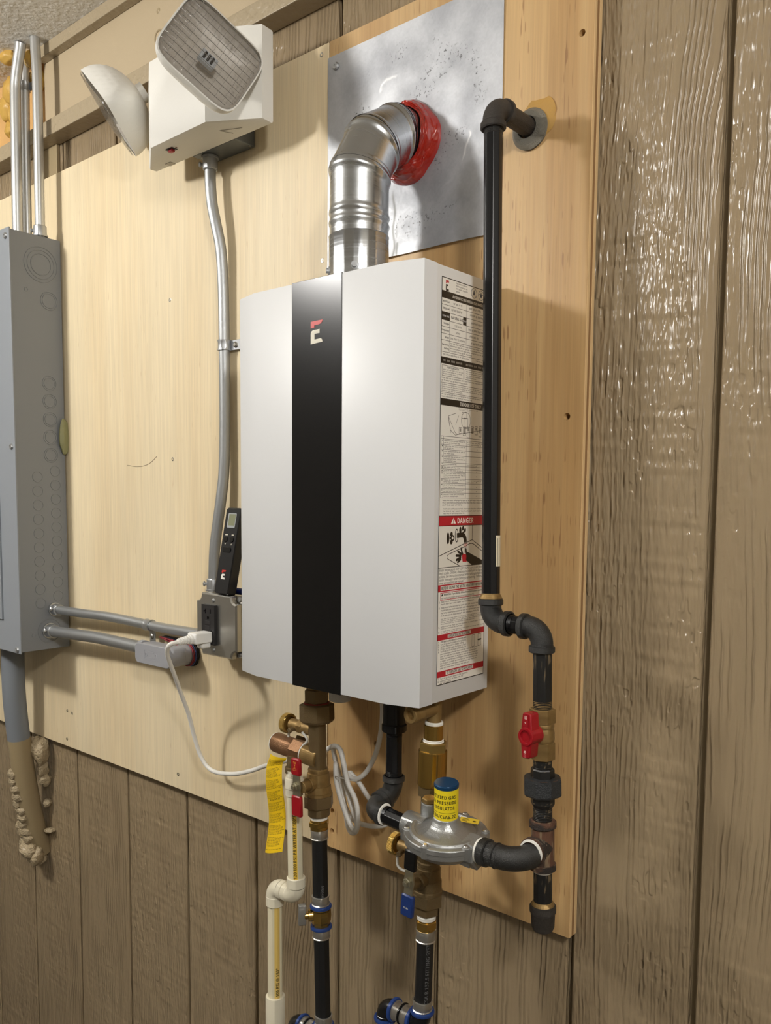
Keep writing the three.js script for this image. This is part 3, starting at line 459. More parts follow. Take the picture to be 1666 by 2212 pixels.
{
  const t = thing('gas_union', 'grimy black iron pipe union with a wide octagonal nut', 'pipe union');
  obj('nipple', [seg(0.258, 0.243, gp), threads(RA(0.245), RD, gp + 0.0003, 0.005)], M.ironDirty, t);
  obj('upper_body', rev(RA(0.2478), RD.clone().negate(), [[0, 0], [0.0125, 0], [0.0135, 0.0015], [0.0138, 0.014], [0, 0.016]], 8, 0.25), M.ironDirty, t);
  obj('union_nut', rev(RA(0.2375), RD.clone().negate(), [[0.013, 0], [0.0205, 0.0], [0.0222, 0.0025], [0.0224, 0.019], [0.0205, 0.0212], [0.013, 0.0215]], 8, 0.25, 0.2), mat({ color: 0x26282a, roughness: 0.5, bumpMap: castBump, bumpScale: 0.0005 }), t);
  obj('nut_rust', rev(RA(0.2372), RD.clone().negate(), [[0.013, 0], [0.0196, 0.0], [0.0202, 0.0004], [0.013, 0.0005]], 24), M.rust, t);
  obj('lower_body', rev(RA(0.2165), RD.clone().negate(), [[0.013, 0], [0.0138, 0.002], [0.0136, 0.01], [0.0115, 0.014], [0, 0.0145]], 8, 0.25), M.ironDirty, t);
  obj('lower_nipple', [seg(0.2025, 0.184, gp), threads(RA(0.188), RD, gp + 0.0003, 0.011)], M.ironDirty, t);
}
const TC = RA(0.157);
{
  const t = thing('gas_tee', 'rust brown iron tee with a capped drip leg below it', 'pipe tee');
  obj('tee_body', [rev(RA(0.187), RD.clone().negate(), [[0, 0], [0.0138, 0], [0.0156, 0.0015], [0.0156, 0.0075], [0.0138, 0.009], [0.0132, 0.0095], [0.0132, 0.05], [0.0152, 0.051], [0.0152, 0.0575], [0.0138, 0.0585], [0, 0.0585]], 32),
    cyl(TC, along(TC, Zp, 0.022), 0.0132), fittingBand(along(TC, Zp, 0.017), Zp, 0.0156, 0.0085)], M.rust, t);
  obj('white_tape', rev(along(TC, Zp, 0.0252), Zp, [[0.012, 0], [0.0145, 0.0006], [0.0142, 0.0022], [0.012, 0.0028]], 30), M.tape, t);
  obj('drip_leg', seg(0.1305, 0.083, gp), M.ironDirty, t);
  obj('white_tape', rev(RA(0.1288), RD.clone().negate(), [[gp, 0], [gp + 0.0011, 0.0005], [gp + 0.0008, 0.0024], [gp, 0.003]], 26), M.tape, t);
  obj('sealant_ring', rev(RA(0.0915), RD.clone().negate(), [[gp, 0], [gp + 0.0012, 0.001], [gp + 0.0034, 0.006], [gp, 0.0065]], 26), M.brassDull, t);
  obj('pipe_cap', rev(RA(0.0875), RD.clone().negate(), [[0.0105, 0], [0.0142, 0.0005], [0.0152, 0.002], [0.0152, 0.0085], [0.014, 0.0105], [0.0132, 0.026], [0.0112, 0.0305], [0.006, 0.032], [0, 0.0322]], 28), M.castBrown, t);
}
const RC = V(0.3385, 0.15, 0.146);                      // centre of the regulator body
const EC = V(TC.x, 0.1535, 0.149);
{
  const t = thing('gas_elbow', 'smooth black iron elbow between the rusty tee and the regulator', 'pipe elbow');
  const d = V(-1, -0.03, 0).normalize();
  obj('elbow_body', [bend(EC, NZ, d, 0.024, 0.0136, 28, 20), cyl(along(EC, NZ, 0.0238), along(EC, NZ, 0.0245), 0.0136), cyl(along(EC, d, 0.0235), along(EC, d, 0.044), 0.0136), fittingBand(along(EC, d, 0.05), d.clone().negate(), 0.0158, 0.0105), fittingBand(along(EC, d, 0.0305), d.clone().negate(), 0.0146, 0.003)], M.cast, t);
  obj('white_tape', rev(along(EC, d, 0.0498), d, [[0.0125, 0], [0.0146, 0.0006], [0.0145, 0.003], [0.0125, 0.0036]], 28), M.tape, t);
}
{
  const t = thing('gas_regulator', 'round cast aluminium gas regulator with a yellow labelled tower', 'gas regulator');
  obj('lower_body', [rev([RC.x, 0.1335, RC.z], Y, [[0, 0], [0.022, 0], [0.034, 0.003], [0.0425, 0.011], [0.0455, 0.014], [0.048, 0.0145], [0.0492, 0.0155], [0.0492, 0.0255], [0, 0.0255]], 64, 0.35), prismY([[RC.x - 0.058, RC.z - 0.014], [RC.x + 0.044, RC.z - 0.014], [RC.x + 0.044, RC.z + 0.014], [RC.x - 0.058, RC.z + 0.014]], 0.134, 0.1475, 0.003), cyl([RC.x - 0.0595, 0.152, RC.z], [RC.x - 0.03, 0.152, RC.z], 0.0155)], M.alu, t);
  obj('inlet_boss', [hex([RC.x + 0.03, 0.1495, RC.z], [RC.x + 0.0505, 0.1495, RC.z], 0.0192, 0.002, 0.2)], M.alu, t);
  const up = [[0.0495, -0.004], [0.05, -0.003], [0.05, 0.002], [0.0492, 0.003], [0.0432, 0.0034], [0.0424, 0.0054], [0.0416, 0.0062], [0.0376, 0.0066], [0.0366, 0.0058], [0.0358, 0.0046], [0.0346, 0.0046], [0.0268, 0.0072], [0.0215, 0.0098], [0.0182, 0.0128], [0.016, 0.0168], [0.0152, 0.0205], [0.0138, 0.022], [0, 0.022]];
  obj('upper_dome', rev([RC.x, 0.1588, RC.z], Y, up, 72, 0.42), M.alu, t);
  for (let k = 0; k < 6; k++) {
    const a = (k * 60 + 24) * Math.PI / 180, sx = RC.x + 0.0462 * Math.cos(a), sz = RC.z + 0.0462 * Math.sin(a);
    obj('screw_lug', cyl([sx, 0.148, sz], [sx, 0.1632, sz], 0.0052, 0.0008, 18), M.alu, t);
    obj('screw', rev([sx, 0.163, sz], Y, [[0, 0], [0.0034, 0], [0.0034, 0.0009], [0.0022, 0.0022], [0, 0.0025]], 16), M.crimp, t);
  }
  const txt = canvasTex(1024, 440, (x, w, h) => {
    x.fillStyle = '#e6cf22'; x.fillRect(0, 0, w, h); x.fillStyle = '#1c1a12'; x.font = 'bold 66px sans-serif'; x.textAlign = 'right';
    const r = w * 0.742; x.fillText('CERTIFIED GAS', r, 122, 445); x.fillText('LINE PRESSURE', r + 4, 198, 445); x.fillText('REGULATOR', r - 22, 274, 320); x.fillRect(w * 0.38, 318, r - w * 0.38, 5); x.fillText('Z21.80/CSA6.22', r, 396, 450);
  });
  const tower = obj('yellow_tower_label', rev([RC.x, 0.1795, RC.z], Y, [[0.0143, 0], [0.0143, 0.0385]], 48), mat({ map: txt, roughness: 0.4 }), t);
  tower.userData.label = 'yellow label wrapped around the tower';
  obj('tower', cyl([RC.x, 0.177, RC.z], [RC.x, 0.2182, RC.z], 0.0139), M.alu, t);
  obj('blue_cap', [rev([RC.x, 0.2178, RC.z], Y, [[0, 0], [0.0145, 0], [0.0147, 0.0035], [0.0138, 0.005], [0, 0.005]], 48)], M.capBlue, t);
  const vb = V(0.3005, 0.161, 0.129);
  obj('vent_boss', rev(vb, Y, [[0, 0], [0.0105, 0], [0.0098, 0.0175], [0.009, 0.0185], [0, 0.0185]], 28), M.alu, t);
  obj('vent_plug', [hex(along(vb, Y, 0.0185), along(vb, Y, 0.0245), 0.0092, 0.0012), cyl(along(vb, Y, 0.018), along(vb, Y, 0.019), 0.0075)], M.brassDull, t);
  const yt = canvasTex(128, 64, (x, w, h) => { x.fillStyle = '#e3c33a'; x.fillRect(0, 0, w, h); x.fillStyle = '#4a3d10'; x.fillRect(14, 14, 40, 6); x.fillRect(14, 28, 50, 6); x.fillRect(14, 42, 36, 6); x.beginPath(); x.ellipse(98, 36, 12, 9, 0, 0, 7); x.fill(); });
  const g = new THREE.PlaneGeometry(0.023, 0.009); g.rotateX(-Math.PI / 2 + 0.2); g.rotateY(0.35); g.translate(RC.x + 0.018, 0.1716, RC.z - 0.0225); obj('small_tag', g, mat({ map: yt, roughness: 0.5, side: THREE.DoubleSide }), t);
  const tilt = new THREE.Matrix4().makeTranslation(RC.x, 0.1515, RC.z).multiply(new THREE.Matrix4().makeRotationAxis(V(0.81, 0, -0.58).normalize(), 0.1)).multiply(new THREE.Matrix4().makeTranslation(-RC.x, -0.1515, -RC.z));
  for (const k of t.children) k.geometry.applyMatrix4(tilt);                            // it sits tilted forward on its pipe
}
{
  const t = thing('gas_inlet_pipe', 'black iron pipe with two elbows from the regulator up to the heater', 'gas pipe');
  const E1 = V(0.2196, 0.157, 0.147), E2 = V(0.2196, 0.1665, 0.1005), dz = E2.clone().sub(E1).normalize();
  obj('nipple', [cyl(along(E1, X, 0.015), [RC.x - 0.056, 0.152, RC.z], gp), threads(along(E1, X, 0.024), X, gp + 0.0003, 0.006)], M.iron, t);
  ironElbow(t, E1, X, dz, M.cast, { R: 0.018, L: 0.0245 });
  obj('white_tape', rev(along(E1, X, 0.0242), X, [[gp, 0], [gp + 0.0032, 0.0003], [gp + 0.0025, 0.0016], [gp, 0.002]], 28), M.tape, t);
  ironElbow(t, E2, dz.clone().negate(), Y, M.cast, { R: 0.017, L: 0.0235 });
  obj('riser', [cyl(along(E2, Y, 0.015), [0.2196, 0.262, 0.1005], gp), threads([0.2196, 0.1903, 0.1005], Y, gp + 0.0003, 0.006), threads([0.2196, 0.2425, 0.1005], Y, gp + 0.0003, 0.008)], M.iron, t);
  obj('coupling', rev([0.2196, 0.2495, 0.1005], Y, [[0, 0], [0.0158, 0], [0.0165, 0.0015], [0.0165, 0.0085], [0.0148, 0.0105], [0.0148, 0.0555], [0, 0.0555]], 32), M.iron, t);
}

// ---------- hot water side ----------
const HA = (y) => V(0.0707 + (0.2729 - y) * 0.0297, y, 0.095), HD = V(0.0297, -1, 0).normalize();
const hseg = (y0, y1, r, ch) => cyl(HA(y0), HA(y1), r, ch), hhex = (y0, y1, r, tr = 0.4) => hex(HA(y0), HA(y1), r, 0.0014, tr);
const lathY = (F, y0, prof, s = 36, c = 0.5) => rev(F(y0), (F === HA ? HD : CD), prof, s, c);
const CA = (y) => V(0.2848 - (0.2875 - y) * 0.0326, y, 0.1), CD = V(-0.0326, -1, 0).normalize();
function lever(t, c, top, bot, mTop, mBot, rot) {
  const m = frame(c, V(Math.cos(rot), Math.sin(rot), 0), V(-Math.sin(rot), Math.cos(rot), 0), Zp), s = new THREE.Shape();
  s.moveTo(-0.006, top[0]); s.lineTo(-0.0065, 0.006); s.lineTo(-0.008, 0); s.lineTo(-0.006, -0.008); s.lineTo(-0.0065, bot[0]); s.lineTo(0.007, bot[0]); s.lineTo(0.0075, -0.006); s.lineTo(0.0085, 0); s.lineTo(0.0075, 0.006); s.lineTo(0.0065, top[0]); s.closePath();
  obj('lever_plate', plate(s, 0.0026, m, 0.0003), M.steel, t);
  const sl = (a, b, w) => { const q = rrect(w, Math.abs(b - a), 0.0035, 0.0005, (a + b) / 2); return plate(q, 0.0062, m.clone().multiply(at(0, 0, -0.0018)), 0.0016, 6); };
  obj('lever_sleeve', sl(top[0], top[1], 0.0178), mTop, t); obj('lever_sleeve', sl(bot[0], bot[1], 0.0192), mBot, t);
  obj('lever_nut', [rev(along(c, Zp, 0.0024), Zp, [[0, 0], [0.0062, 0], [0.0062, 0.0035], [0.0052, 0.0045], [0.0036, 0.0046], [0.0036, 0.0075], [0.0026, 0.0078], [0, 0.0078]], 6, 0.25)], M.steel, t);
}
function drainCap(t, y, F, len, z = 0) {
  const p = F(y), d = V(-1, 0, z).normalize();
  obj('drain_stub', [cyl(along(p, d, 0.009), along(p, d, len * 0.42), 0.0095), hex(along(p, d, len * 0.4), along(p, d, len * 0.58), 0.0108), cyl(along(p, d, len * 0.57), along(p, d, len * 0.86), 0.0088)], M.brassDull, t);
  const kn = []; for (let k = 0; k < 60; k++) { const a = k / 60 * 6.2832; kn.push(box(0.0085, 0.0008, 0.0008, [0, 0.0143 * Math.cos(a), 0.0143 * Math.sin(a)], 0.0002)); }
  const body = rev([-0.005, 0, 0], X, [[0, 0], [0.0125, 0], [0.0142, 0.0012], [0.0142, 0.0088], [0.0128, 0.01], [0.0112, 0.01], [0.0112, 0.003], [0, 0.003]], 44);
  const g = mergeGeometries([body, ...kn]); const c = along(p, d, len); g.applyQuaternion(new THREE.Quaternion().setFromUnitVectors(NX, d)); g.translate(c.x, c.y, c.z);
  obj('knurled_cap', g, M.brass, t);
  obj('stub_screw', [cyl(along(p, d, len * 0.66).add(V(0, -0.002, 0.004)), along(p, d, len * 0.66).add(V(0, -0.004, 0.0145)), 0.0032), hex(along(p, d, len * 0.66).add(V(0, -0.004, 0.014)), along(p, d, len * 0.66).add(V(0, -0.0045, 0.0175)), 0.0042)], M.bronze, t);
  const a = c.clone().add(V(0.004, -0.0135, 0.002)), b = along(p, d, len * 0.28).add(V(0, -0.0095, 0.004));
  obj('retaining_strap', tube([a, a.clone().add(V(0.006, -0.014, 0.004)), a.clone().lerp(b, 0.6).add(V(0.004, -0.0165, 0.004)), b.clone().add(V(0.004, -0.006, 0.003)), b.clone().add(V(-0.003, 0.006, 0.0065))], 0.0019, 40, 8), M.strapWhite, t);
}
{
  const t = thing('hot_service_valve', 'bronze hot water service valve with red levers under the heater', 'water valve');
  obj('heater_thread', threads(HA(0.3045), HD, 0.0142, 0.03, 0.0024), M.brassDull, t);
  obj('upper_hex', hhex(0.281, 0.2615, 0.0178), M.bronze, t); obj('red_washer', hseg(0.2622, 0.2602, 0.0182), M.washer, t);
  obj('union_nut', lathY(HA, 0.2606, [[0, 0], [0.021, 0], [0.0248, 0.0018], [0.025, 0.0235], [0.0228, 0.027], [0, 0.027]], 8, 0.25), M.bronze, t);
  obj('body_tube', hseg(0.2345, 0.162, 0.0124), M.bronze, t);
  obj('valve_body', lathY(HA, 0.1665, [[0, 0], [0.0142, 0], [0.0148, 0.002], [0.0142, 0.0055], [0.0158, 0.0065], [0.0165, 0.014], [0.0168, 0.024], [0.018, 0.0248], [0.0188, 0.034], [0.02, 0.0345], [0.02, 0.0385], [0, 0.039]], 40), M.brassDull, t);
  obj('lower_hex', hhex(0.128, 0.1105, 0.0222), M.bronze, t); obj('neck', hseg(0.112, 0.0972, 0.0158, 0.0012), M.bronze, t);
  const c = HA(0.146); obj('stem', [cyl(along(c, Zp, 0.01), along(c, Zp, 0.0325), 0.0078), cyl(along(c, Zp, 0.01), along(c, Zp, 0.021), 0.0105)], M.brassDull, t);
  lever(t, V(0.0662, 0.147, 0.1285), [0.0155, 0.04], [-0.0135, -0.0435], M.redHandle, M.redHandle, 0.03);
  const wr = canvasTex(128, 192, (x, w, h) => { x.fillStyle = '#92101a'; x.fillRect(0, 0, w, h); x.strokeStyle = '#d9a23a'; x.lineWidth = 4; x.strokeRect(34, 122, 60, 22); for (const [a, b, l] of [[34, 28, 56], [40, 44, 44], [48, 104, 32]]) { x.fillStyle = '#d9a23a'; for (let q = 0; q < l; q += 8) x.fillRect(a + q, b, 5, 9); } x.beginPath(); x.moveTo(52, 64); x.lineTo(64, 84); x.lineTo(76, 64); x.moveTo(64, 60); x.lineTo(64, 96); x.stroke(); });
  const g = new THREE.PlaneGeometry(0.0135, 0.0205); g.translate(0.0655, 0.1752, 0.1330); obj('lever_print', g, mat({ map: wr, roughness: 0.35 }), t);
  drainCap(t, 0.2205, HA, 0.0615);
}
{
  const t = thing('pressure_relief_valve', 'bronze pressure relief valve branching off the hot water valve', 'relief valve');
  const a = V(0.0745, 0.1815, 0.0955), d = V(-1, 0.09, 0.05).normalize();
  obj('branch_stub', [cyl(along(a, d, -0.004), along(a, d, 0.0245), 0.0152, 0.001)], M.brassDull, t);
  obj('white_tape', rev(along(a, d, 0.0243), d, [[0.012, 0], [0.0148, 0.0005], [0.0146, 0.0018], [0.012, 0.0022]], 30), M.tape, t);
  obj('valve_body', [hex(along(a, d, 0.026), along(a, d, 0.047), 0.0165, 0.0015), rev(along(a, d, 0.046), d, [[0.0, 0], [0.0142, 0], [0.0148, 0.004], [0.0148, 0.0365], [0.0138, 0.039], [0, 0.04]], 40)], mat({ color: 0x8f6b4d, metalness: 0.7, roughness: 0.42, bumpMap: castBump, bumpScale: 0.0003 }), t);
  obj('end_seal', rev(along(a, d, 0.085), d, [[0, 0], [0.0141, 0], [0.0138, 0.0014], [0, 0.0014]], 36), M.tape, t);
  const o = along(a, d, 0.049); obj('outlet', [cyl(V(o.x + 0.008, o.y - 0.008, o.z + 0.006), [o.x + 0.0095, 0.155, o.z + 0.009], 0.0102), rev([o.x + 0.0095, 0.1635, o.z + 0.009], NY, [[0.0102, 0], [0.0122, 0.001], [0.0122, 0.009], [0.0105, 0.0105], [0, 0.0105]], 32)], M.bronze, t);
  obj('test_lever', [cyl(along(a, d, 0.052).add(V(0, 0.005, -0.016)), along(a, d, 0.052).add(V(0, 0.012, -0.02)), 0.008)], M.bronze, t);
}
{
  const t = thing('warning_tag', 'long yellow printed paper tag hanging from the relief valve', 'tag');
  const tx = canvasTex(256, 1400, (x, w, h) => { x.fillStyle = '#e5be0c'; x.fillRect(0, 0, w, h); x.fillStyle = 'rgba(70,52,0,.72)'; for (let y = 60; y < h - 40; y += 15) { if (y % 165 < 22) continue; const b = y > 620 && y < 680; for (let q = 18 + (b ? 50 : 0); q < (b ? 220 : 236) - ((y * 7) % 50);) { const l = 8 + rnd() * 22; x.fillRect(q, y, l, b ? 9 : 6); q += l + 6; } } });
  const nu = 8, nv = 40, pos = [], uv = [], idx = [];
  for (let f = 0; f < 2; f++) for (let j = 0; j <= nv; j++) for (let i = 0; i <= nu; i++) {
    const s = j / nv, u = i / nu - 0.5, topc = sst(0.12, 0.0, s);
    const y = 0.0215 + (0.173 - 0.0215) * (1 - s) + u * 0.012 * (1 - topc), x = mix(-0.006, -0.009, s) + u * mix(0.0345, 0.038, s) + 0.012 * topc, z = 0.1005 + 0.008 * Math.cos(u * 2.4) + 0.004 * Math.sin(s * 7) + 0.006 * topc - f * 0.0004;
    pos.push(x, y, z); uv.push(i / nu, 1 - s);
    if (j < nv && i < nu) { const k = f * (nv + 1) * (nu + 1) + j * (nu + 1) + i; idx.push(k, k + nu + 1, k + 1, k + 1, k + nu + 1, k + nu + 2); }
  }
  const g = new THREE.BufferGeometry(); g.setAttribute('position', new THREE.Float32BufferAttribute(pos, 3)); g.setAttribute('uv', new THREE.Float32BufferAttribute(uv, 2)); g.setIndex(idx); g.computeVertexNormals();
  obj('paper', g, mat({ map: tx, roughness: 0.6, side: THREE.DoubleSide }), t);
}
function pexPrint(s, col, bg, stripe, L = 0.12) { return canvasTex(256, 1024, (x, w, h) => { x.fillStyle = bg; x.fillRect(0, 0, w, h); if (stripe) { x.fillStyle = stripe[0]; x.fillRect(w * stripe[1], 0, w * stripe[2], h); } x.fillStyle = col; x.translate(w * (stripe ? stripe[1] + stripe[2] * 0.82 : 0.7), h - 20); x.rotate(-Math.PI / 2); x.font = stripe ? 'bold 24px sans-serif' : '26px sans-serif'; x.scale((0.0697 / 256) / (L / 1024), 1); x.fillText(s, 0, 0); }); }
{
  const t = thing('relief_drain_pipe', 'cream plastic drain pipe with an offset elbow below the relief valve', 'drain pipe');
  const CV = (y) => V(0.0383 + (0.15 - y) * 0.022, y, 0.1085), cv = V(0.022, -1, 0).normalize();
  obj('threaded_adapter', [rev(CV(0.1555), cv, [[0, 0], [0.0105, 0], [0.0108, 0.007], [0.013, 0.0075], [0.0135, 0.009], [0.0135, 0.022], [0.0126, 0.023], [0.0128, 0.033], [0.0118, 0.034], [0, 0.034]], 36), threads(CV(0.159), cv, 0.0112, 0.009)], M.cpvcFit, t);
  const up = pexPrint('4120 100 PSI PR WATER AT 180\u00b0F', '#3a3114', '#dcd3b6', ['#dcb53a', 0.585, 0.085], 0.13), lo = pexPrint('100 PSI @ 180\u00b0', '#3a3114', '#dcd3b6', ['#e0c06a', 0.62, 0.12], 0.15);
  const A = CV(0.1235), B = CV(-0.006), C = V(0.0424, -0.0285, 0.1085), D2 = V(-0.0035, -0.0288, 0.1085);
  obj('upper_pipe', rev(B, A.clone().sub(B), [[0.0111, 0], [0.0111, 0.13]], 36), mat({ map: up, roughness: 0.4 }), t);
  const EL = (c, d1, d2) => obj('elbow', [bend(c, d1, d2, 0.014, 0.0133, 28), cyl(along(c, d1, 0.0138), along(c, d1, 0.0285), 0.0136, 0.0006), cyl(along(c, d2, 0.0138), along(c, d2, 0.0225), 0.0136, 0.0006)], M.cpvcFit, t);
  EL(C, Y, NX); EL(D2, NY, X);
  const F = V(-0.0035, -0.2, 0.1085); obj('lower_pipe', rev(F, Y, [[0.0111, 0], [0.0111, 0.15]], 36), mat({ map: lo, roughness: 0.4 }), t);
  obj('coupling', rev([-0.0035, -0.2, 0.1085], NY, [[0.0111, 0], [0.0142, 0.0003], [0.0145, 0.0015], [0.0145, 0.046], [0.0138, 0.047], [0.0111, 0.047]], 36), M.cpvcFit, t);
  obj('bottom_pipe', cyl([-0.0035, -0.235, 0.1085], [-0.0035, FLOOR, 0.1085], 0.0111), M.cpvc, t);
}
function crimpRing(t, p, d, len = 0.0145) { return obj('crimp_ring', rev(p, d, [[0.0112, 0], [0.0128, 0.0004], [0.0132, 0.0012], [0.0122, 0.0022], [0.0122, len - 0.0025], [0.0132, len - 0.0015], [0.0128, len - 0.0004], [0.0112, len]], 32), M.crimp, t); }
function blueRing(t, p, d) { return obj('blue_ring', rev(p, d, [[0.0112, 0], [0.0152, 0.0002], [0.0158, 0.0014], [0.0158, 0.0032], [0.0152, 0.0044], [0.0112, 0.0046]], 32), M.ringBlue, t); }
function pexPipe(name, label, a, b, txt) { const t = thing(name, label, 'water pipe'); const A = arr(a), B = arr(b), L = A.distanceTo(B); obj('pipe', rev(B, A.clone().sub(B), [[0.0111, 0], [0.0111, L]], 36), txt ? mat({ map: pexPrint(txt, '#6f6f70', '#0e0e0f', null, L), roughness: 0.5 }) : M.pex, t); return t; }
{
  const t = pexPipe('plastic_water_pipe', 'black plastic hot water pipe between bronze valve and small brass valve', HA(0.079), HA(-0.034), 'PureFlow');
  obj('white_tape', hseg(0.0975, 0.091, 0.0122), M.tape, t);
  obj('brass_adapter', [hseg(0.0922, 0.0772, 0.0128), hhex(0.0895, 0.0815, 0.0152)], M.brassGold, t);
  crimpRing(t, HA(0.0775), HD); crimpRing(t, HA(-0.0205), HD); blueRing(t, HA(-0.0345), HD);
}
{
  const t = thing('small_ball_valve', 'small brass ball valve with a grey thumb handle in the hot pipe', 'water valve');
  obj('valve_body', [lathY(HA, -0.0385, [[0, 0], [0.0128, 0], [0.0132, 0.003], [0.0145, 0.0035], [0.015, 0.012], [0.0142, 0.02], [0.0132, 0.0215], [0.0128, 0.0272], [0, 0.0272]], 8, 0.25)], M.brassGold, t);
  const c = HA(-0.0495), n = V(-0.62, 0, 0.78).normalize(), u = Y.clone().cross(n).normalize();
  obj('stem', [cyl(along(c, n, 0.009), along(c, n, 0.0185), 0.0085), cyl(along(c, n, 0.018), along(c, n, 0.024), 0.005)], M.brassGold, t);
  obj('thumb_handle', [plate(rrect(0.0085, 0.031, 0.003), 0.0115, frame(along(c, n, 0.0215).add(V(0, 0.002, 0)), u, Y, n), 0.0012)], mat({ color: 0x8e8c87, metalness: 0.6, roughness: 0.4, bumpMap: castBump, bumpScale: 0.0006 }), t);
}
{
  const t = pexPipe('plastic_water_pipe', 'black plastic hot water pipe below the small brass valve', HA(-0.0655), HA(-0.2025));
  blueRing(t, HA(-0.065), HD); crimpRing(t, HA(-0.0695), HD);
}
function pexElbow(name, label, c, c2) {
  const t = thing(name, label, 'pipe elbow'), d = c2.clone().sub(c).normalize();
  crimpRing(t, along(c, Y, 0.0335), NY); blueRing(t, along(c, Y, 0.0195), NY);
  obj('elbow_body', [bend(c, Y, d, 0.0125, 0.0118, 24), cyl(along(c, Y, 0.012), along(c, Y, 0.0165), 0.0124)], M.pexBlack, t); blueRing(t, along(c, d, 0.0135), d); crimpRing(t, along(c, d, 0.018), d, 0.0125);
  const g = d.clone().negate(); obj('black_band', rev(along(c, d, 0.0305), d, [[0.0112, 0], [0.0142, 0.0006], [0.0142, 0.0022], [0.0112, 0.0028]], 28), M.pexBlack, t);
  const L = c.distanceTo(c2); crimpRing(t, along(c, d, 0.0333), d, L - 0.0333 - 0.0178); blueRing(t, along(c2, g, 0.0182), d);
  obj('elbow_body', [bend(c2, g, NY, 0.0125, 0.0118, 24), cyl(along(c2, NY, 0.012), along(c2, NY, 0.0165), 0.0124)], M.pexBlack, t); blueRing(t, along(c2, NY, 0.0155), NY); crimpRing(t, along(c2, NY, 0.02), NY);
  obj('lower_pipe', cyl(along(c2, NY, 0.0325), [c2.x, FLOOR, c2.z], 0.0111), M.pex, t);
}
pexElbow('plastic_pipe_elbow', 'black elbow with blue rings below the long hot water pipe', V(0.0858, -0.2325, 0.095), V(0.0262, -0.2345, 0.095));

// ---------- cold water side ----------
{
  const t = thing('cold_check_valve', 'shiny brass check valve hanging under the heater behind the regulator', 'check valve');
  const c = CA(0.2905);
  obj('brass_elbow', [cyl(along(c, Y, 0.014), CA(0.272), 0.0092), cyl(c, along(c, Zp, 0.046), 0.0088), rev(along(c, Zp, 0.03), Zp, [[0.009, 0], [0.0104, 0.001], [0.0104, 0.018], [0.0094, 0.0195], [0.0062, 0.0195], [0.0055, 0.015], [0, 0.015]], 28)], M.brassDull, t);
    const cs = (y0, y1, r) => cyl(CA(y0), CA(y1), r, 0.0008), ch = (y0, y1, r) => hex(CA(y0), CA(y1), r, 0.0014, 0.5);
  obj('white_tape', cs(0.274, 0.2695, 0.0116), M.tape, t); obj('nipple', cs(0.27, 0.25, 0.0119), M.brassGold, t); obj('white_tape', rev(CA(0.2515), CD, [[0.0119, 0], [0.013, 0.0008], [0.0128, 0.0022], [0.0134, 0.0032], [0.012, 0.0048]], 30), M.tape, t);
  obj('upper_hex', ch(0.2478, 0.236, 0.0182), M.brass, t); obj('body', [cs(0.237, 0.1915, 0.0182)], M.brassGold, t); obj('lower_hex', ch(0.192, 0.1785, 0.0182), M.bronze, t); obj('tailpiece', cs(0.179, 0.1075, 0.0128), M.bronze, t);
}
{
  const t = thing('cold_service_valve', 'bronze cold water service valve with black and blue levers', 'water valve');
  obj('neck', cyl(CA(0.125), CA(0.088), 0.0136), M.bronze, t);
  obj('valve_body', lathY(CA, 0.0925, [[0, 0], [0.0136, 0], [0.0148, 0.0015], [0.0148, 0.005], [0.0142, 0.006], [0.0142, 0.009], [0.0158, 0.0098], [0.0162, 0.025], [0.0178, 0.0258], [0.0182, 0.0375], [0.0192, 0.0385], [0.0192, 0.0425], [0, 0.043]], 40), M.bronze, t);
  obj('lower_hex', hex(CA(0.05), CA(0.0335), 0.0212, 0.0014, 0.4), M.bronze, t); obj('lower_neck', hex(CA(0.034), CA(0.0215), 0.0165, 0.001, 0.4), M.bronze, t);
  const c = CA(0.0705); obj('stem', [cyl(along(c, Zp, 0.009), along(c, Zp, 0.037), 0.007), cyl(along(c, Zp, 0.009), along(c, Zp, 0.022), 0.0105)], M.bronze, t);
  lever(t, V(0.2772, 0.0762, 0.137), [0.015, 0.042], [-0.0165, -0.0455], M.blackVinyl, M.blueHandle, -0.07);
  const num = canvasTex(128, 64, (x, w, h) => { x.fillStyle = '#183069'; x.fillRect(0, 0, w, h); x.save(); x.translate(64, 32); x.rotate(Math.PI); x.fillStyle = '#cfc9a8'; x.font = 'bold 34px sans-serif'; x.textAlign = 'center'; x.textBaseline = 'middle'; x.fillText('1015', 0, 0); x.restore(); });
  const g = new THREE.PlaneGeometry(0.0125, 0.006); g.rotateZ(-0.07); g.translate(0.2752, 0.0428, 0.14145); obj('lever_print', g, mat({ map: num, roughness: 0.4 }), t);
  drainCap(t, 0.099, CA, 0.0545);
}
{
  const t = pexPipe('plastic_water_pipe', 'black plastic cold water pipe below the blue lever valve', CA(0.0005), CA(-0.1), 'CSA B 137.5 FITTING SYSTEMS');
  obj('white_tape', rev(CA(0.0215), CD, [[0.0118, 0], [0.0128, 0.001], [0.0124, 0.0022], [0.0128, 0.0034], [0.0122, 0.0046], [0.0122, 0.0075]], 30), M.tape, t);
  obj('brass_adapter', [cyl(CA(0.0145), CA(-0.001), 0.0122), hex(CA(0.0125), CA(0.003), 0.0142)], M.brassGold, t); crimpRing(t, CA(0.0005), CD, 0.0165);
}
pexElbow('plastic_pipe_elbow', 'black elbow with blue rings below the cold water pipe', V(0.2714, -0.1305, 0.1), V(0.2085, -0.1315, 0.1));
console.log('plumbing done');

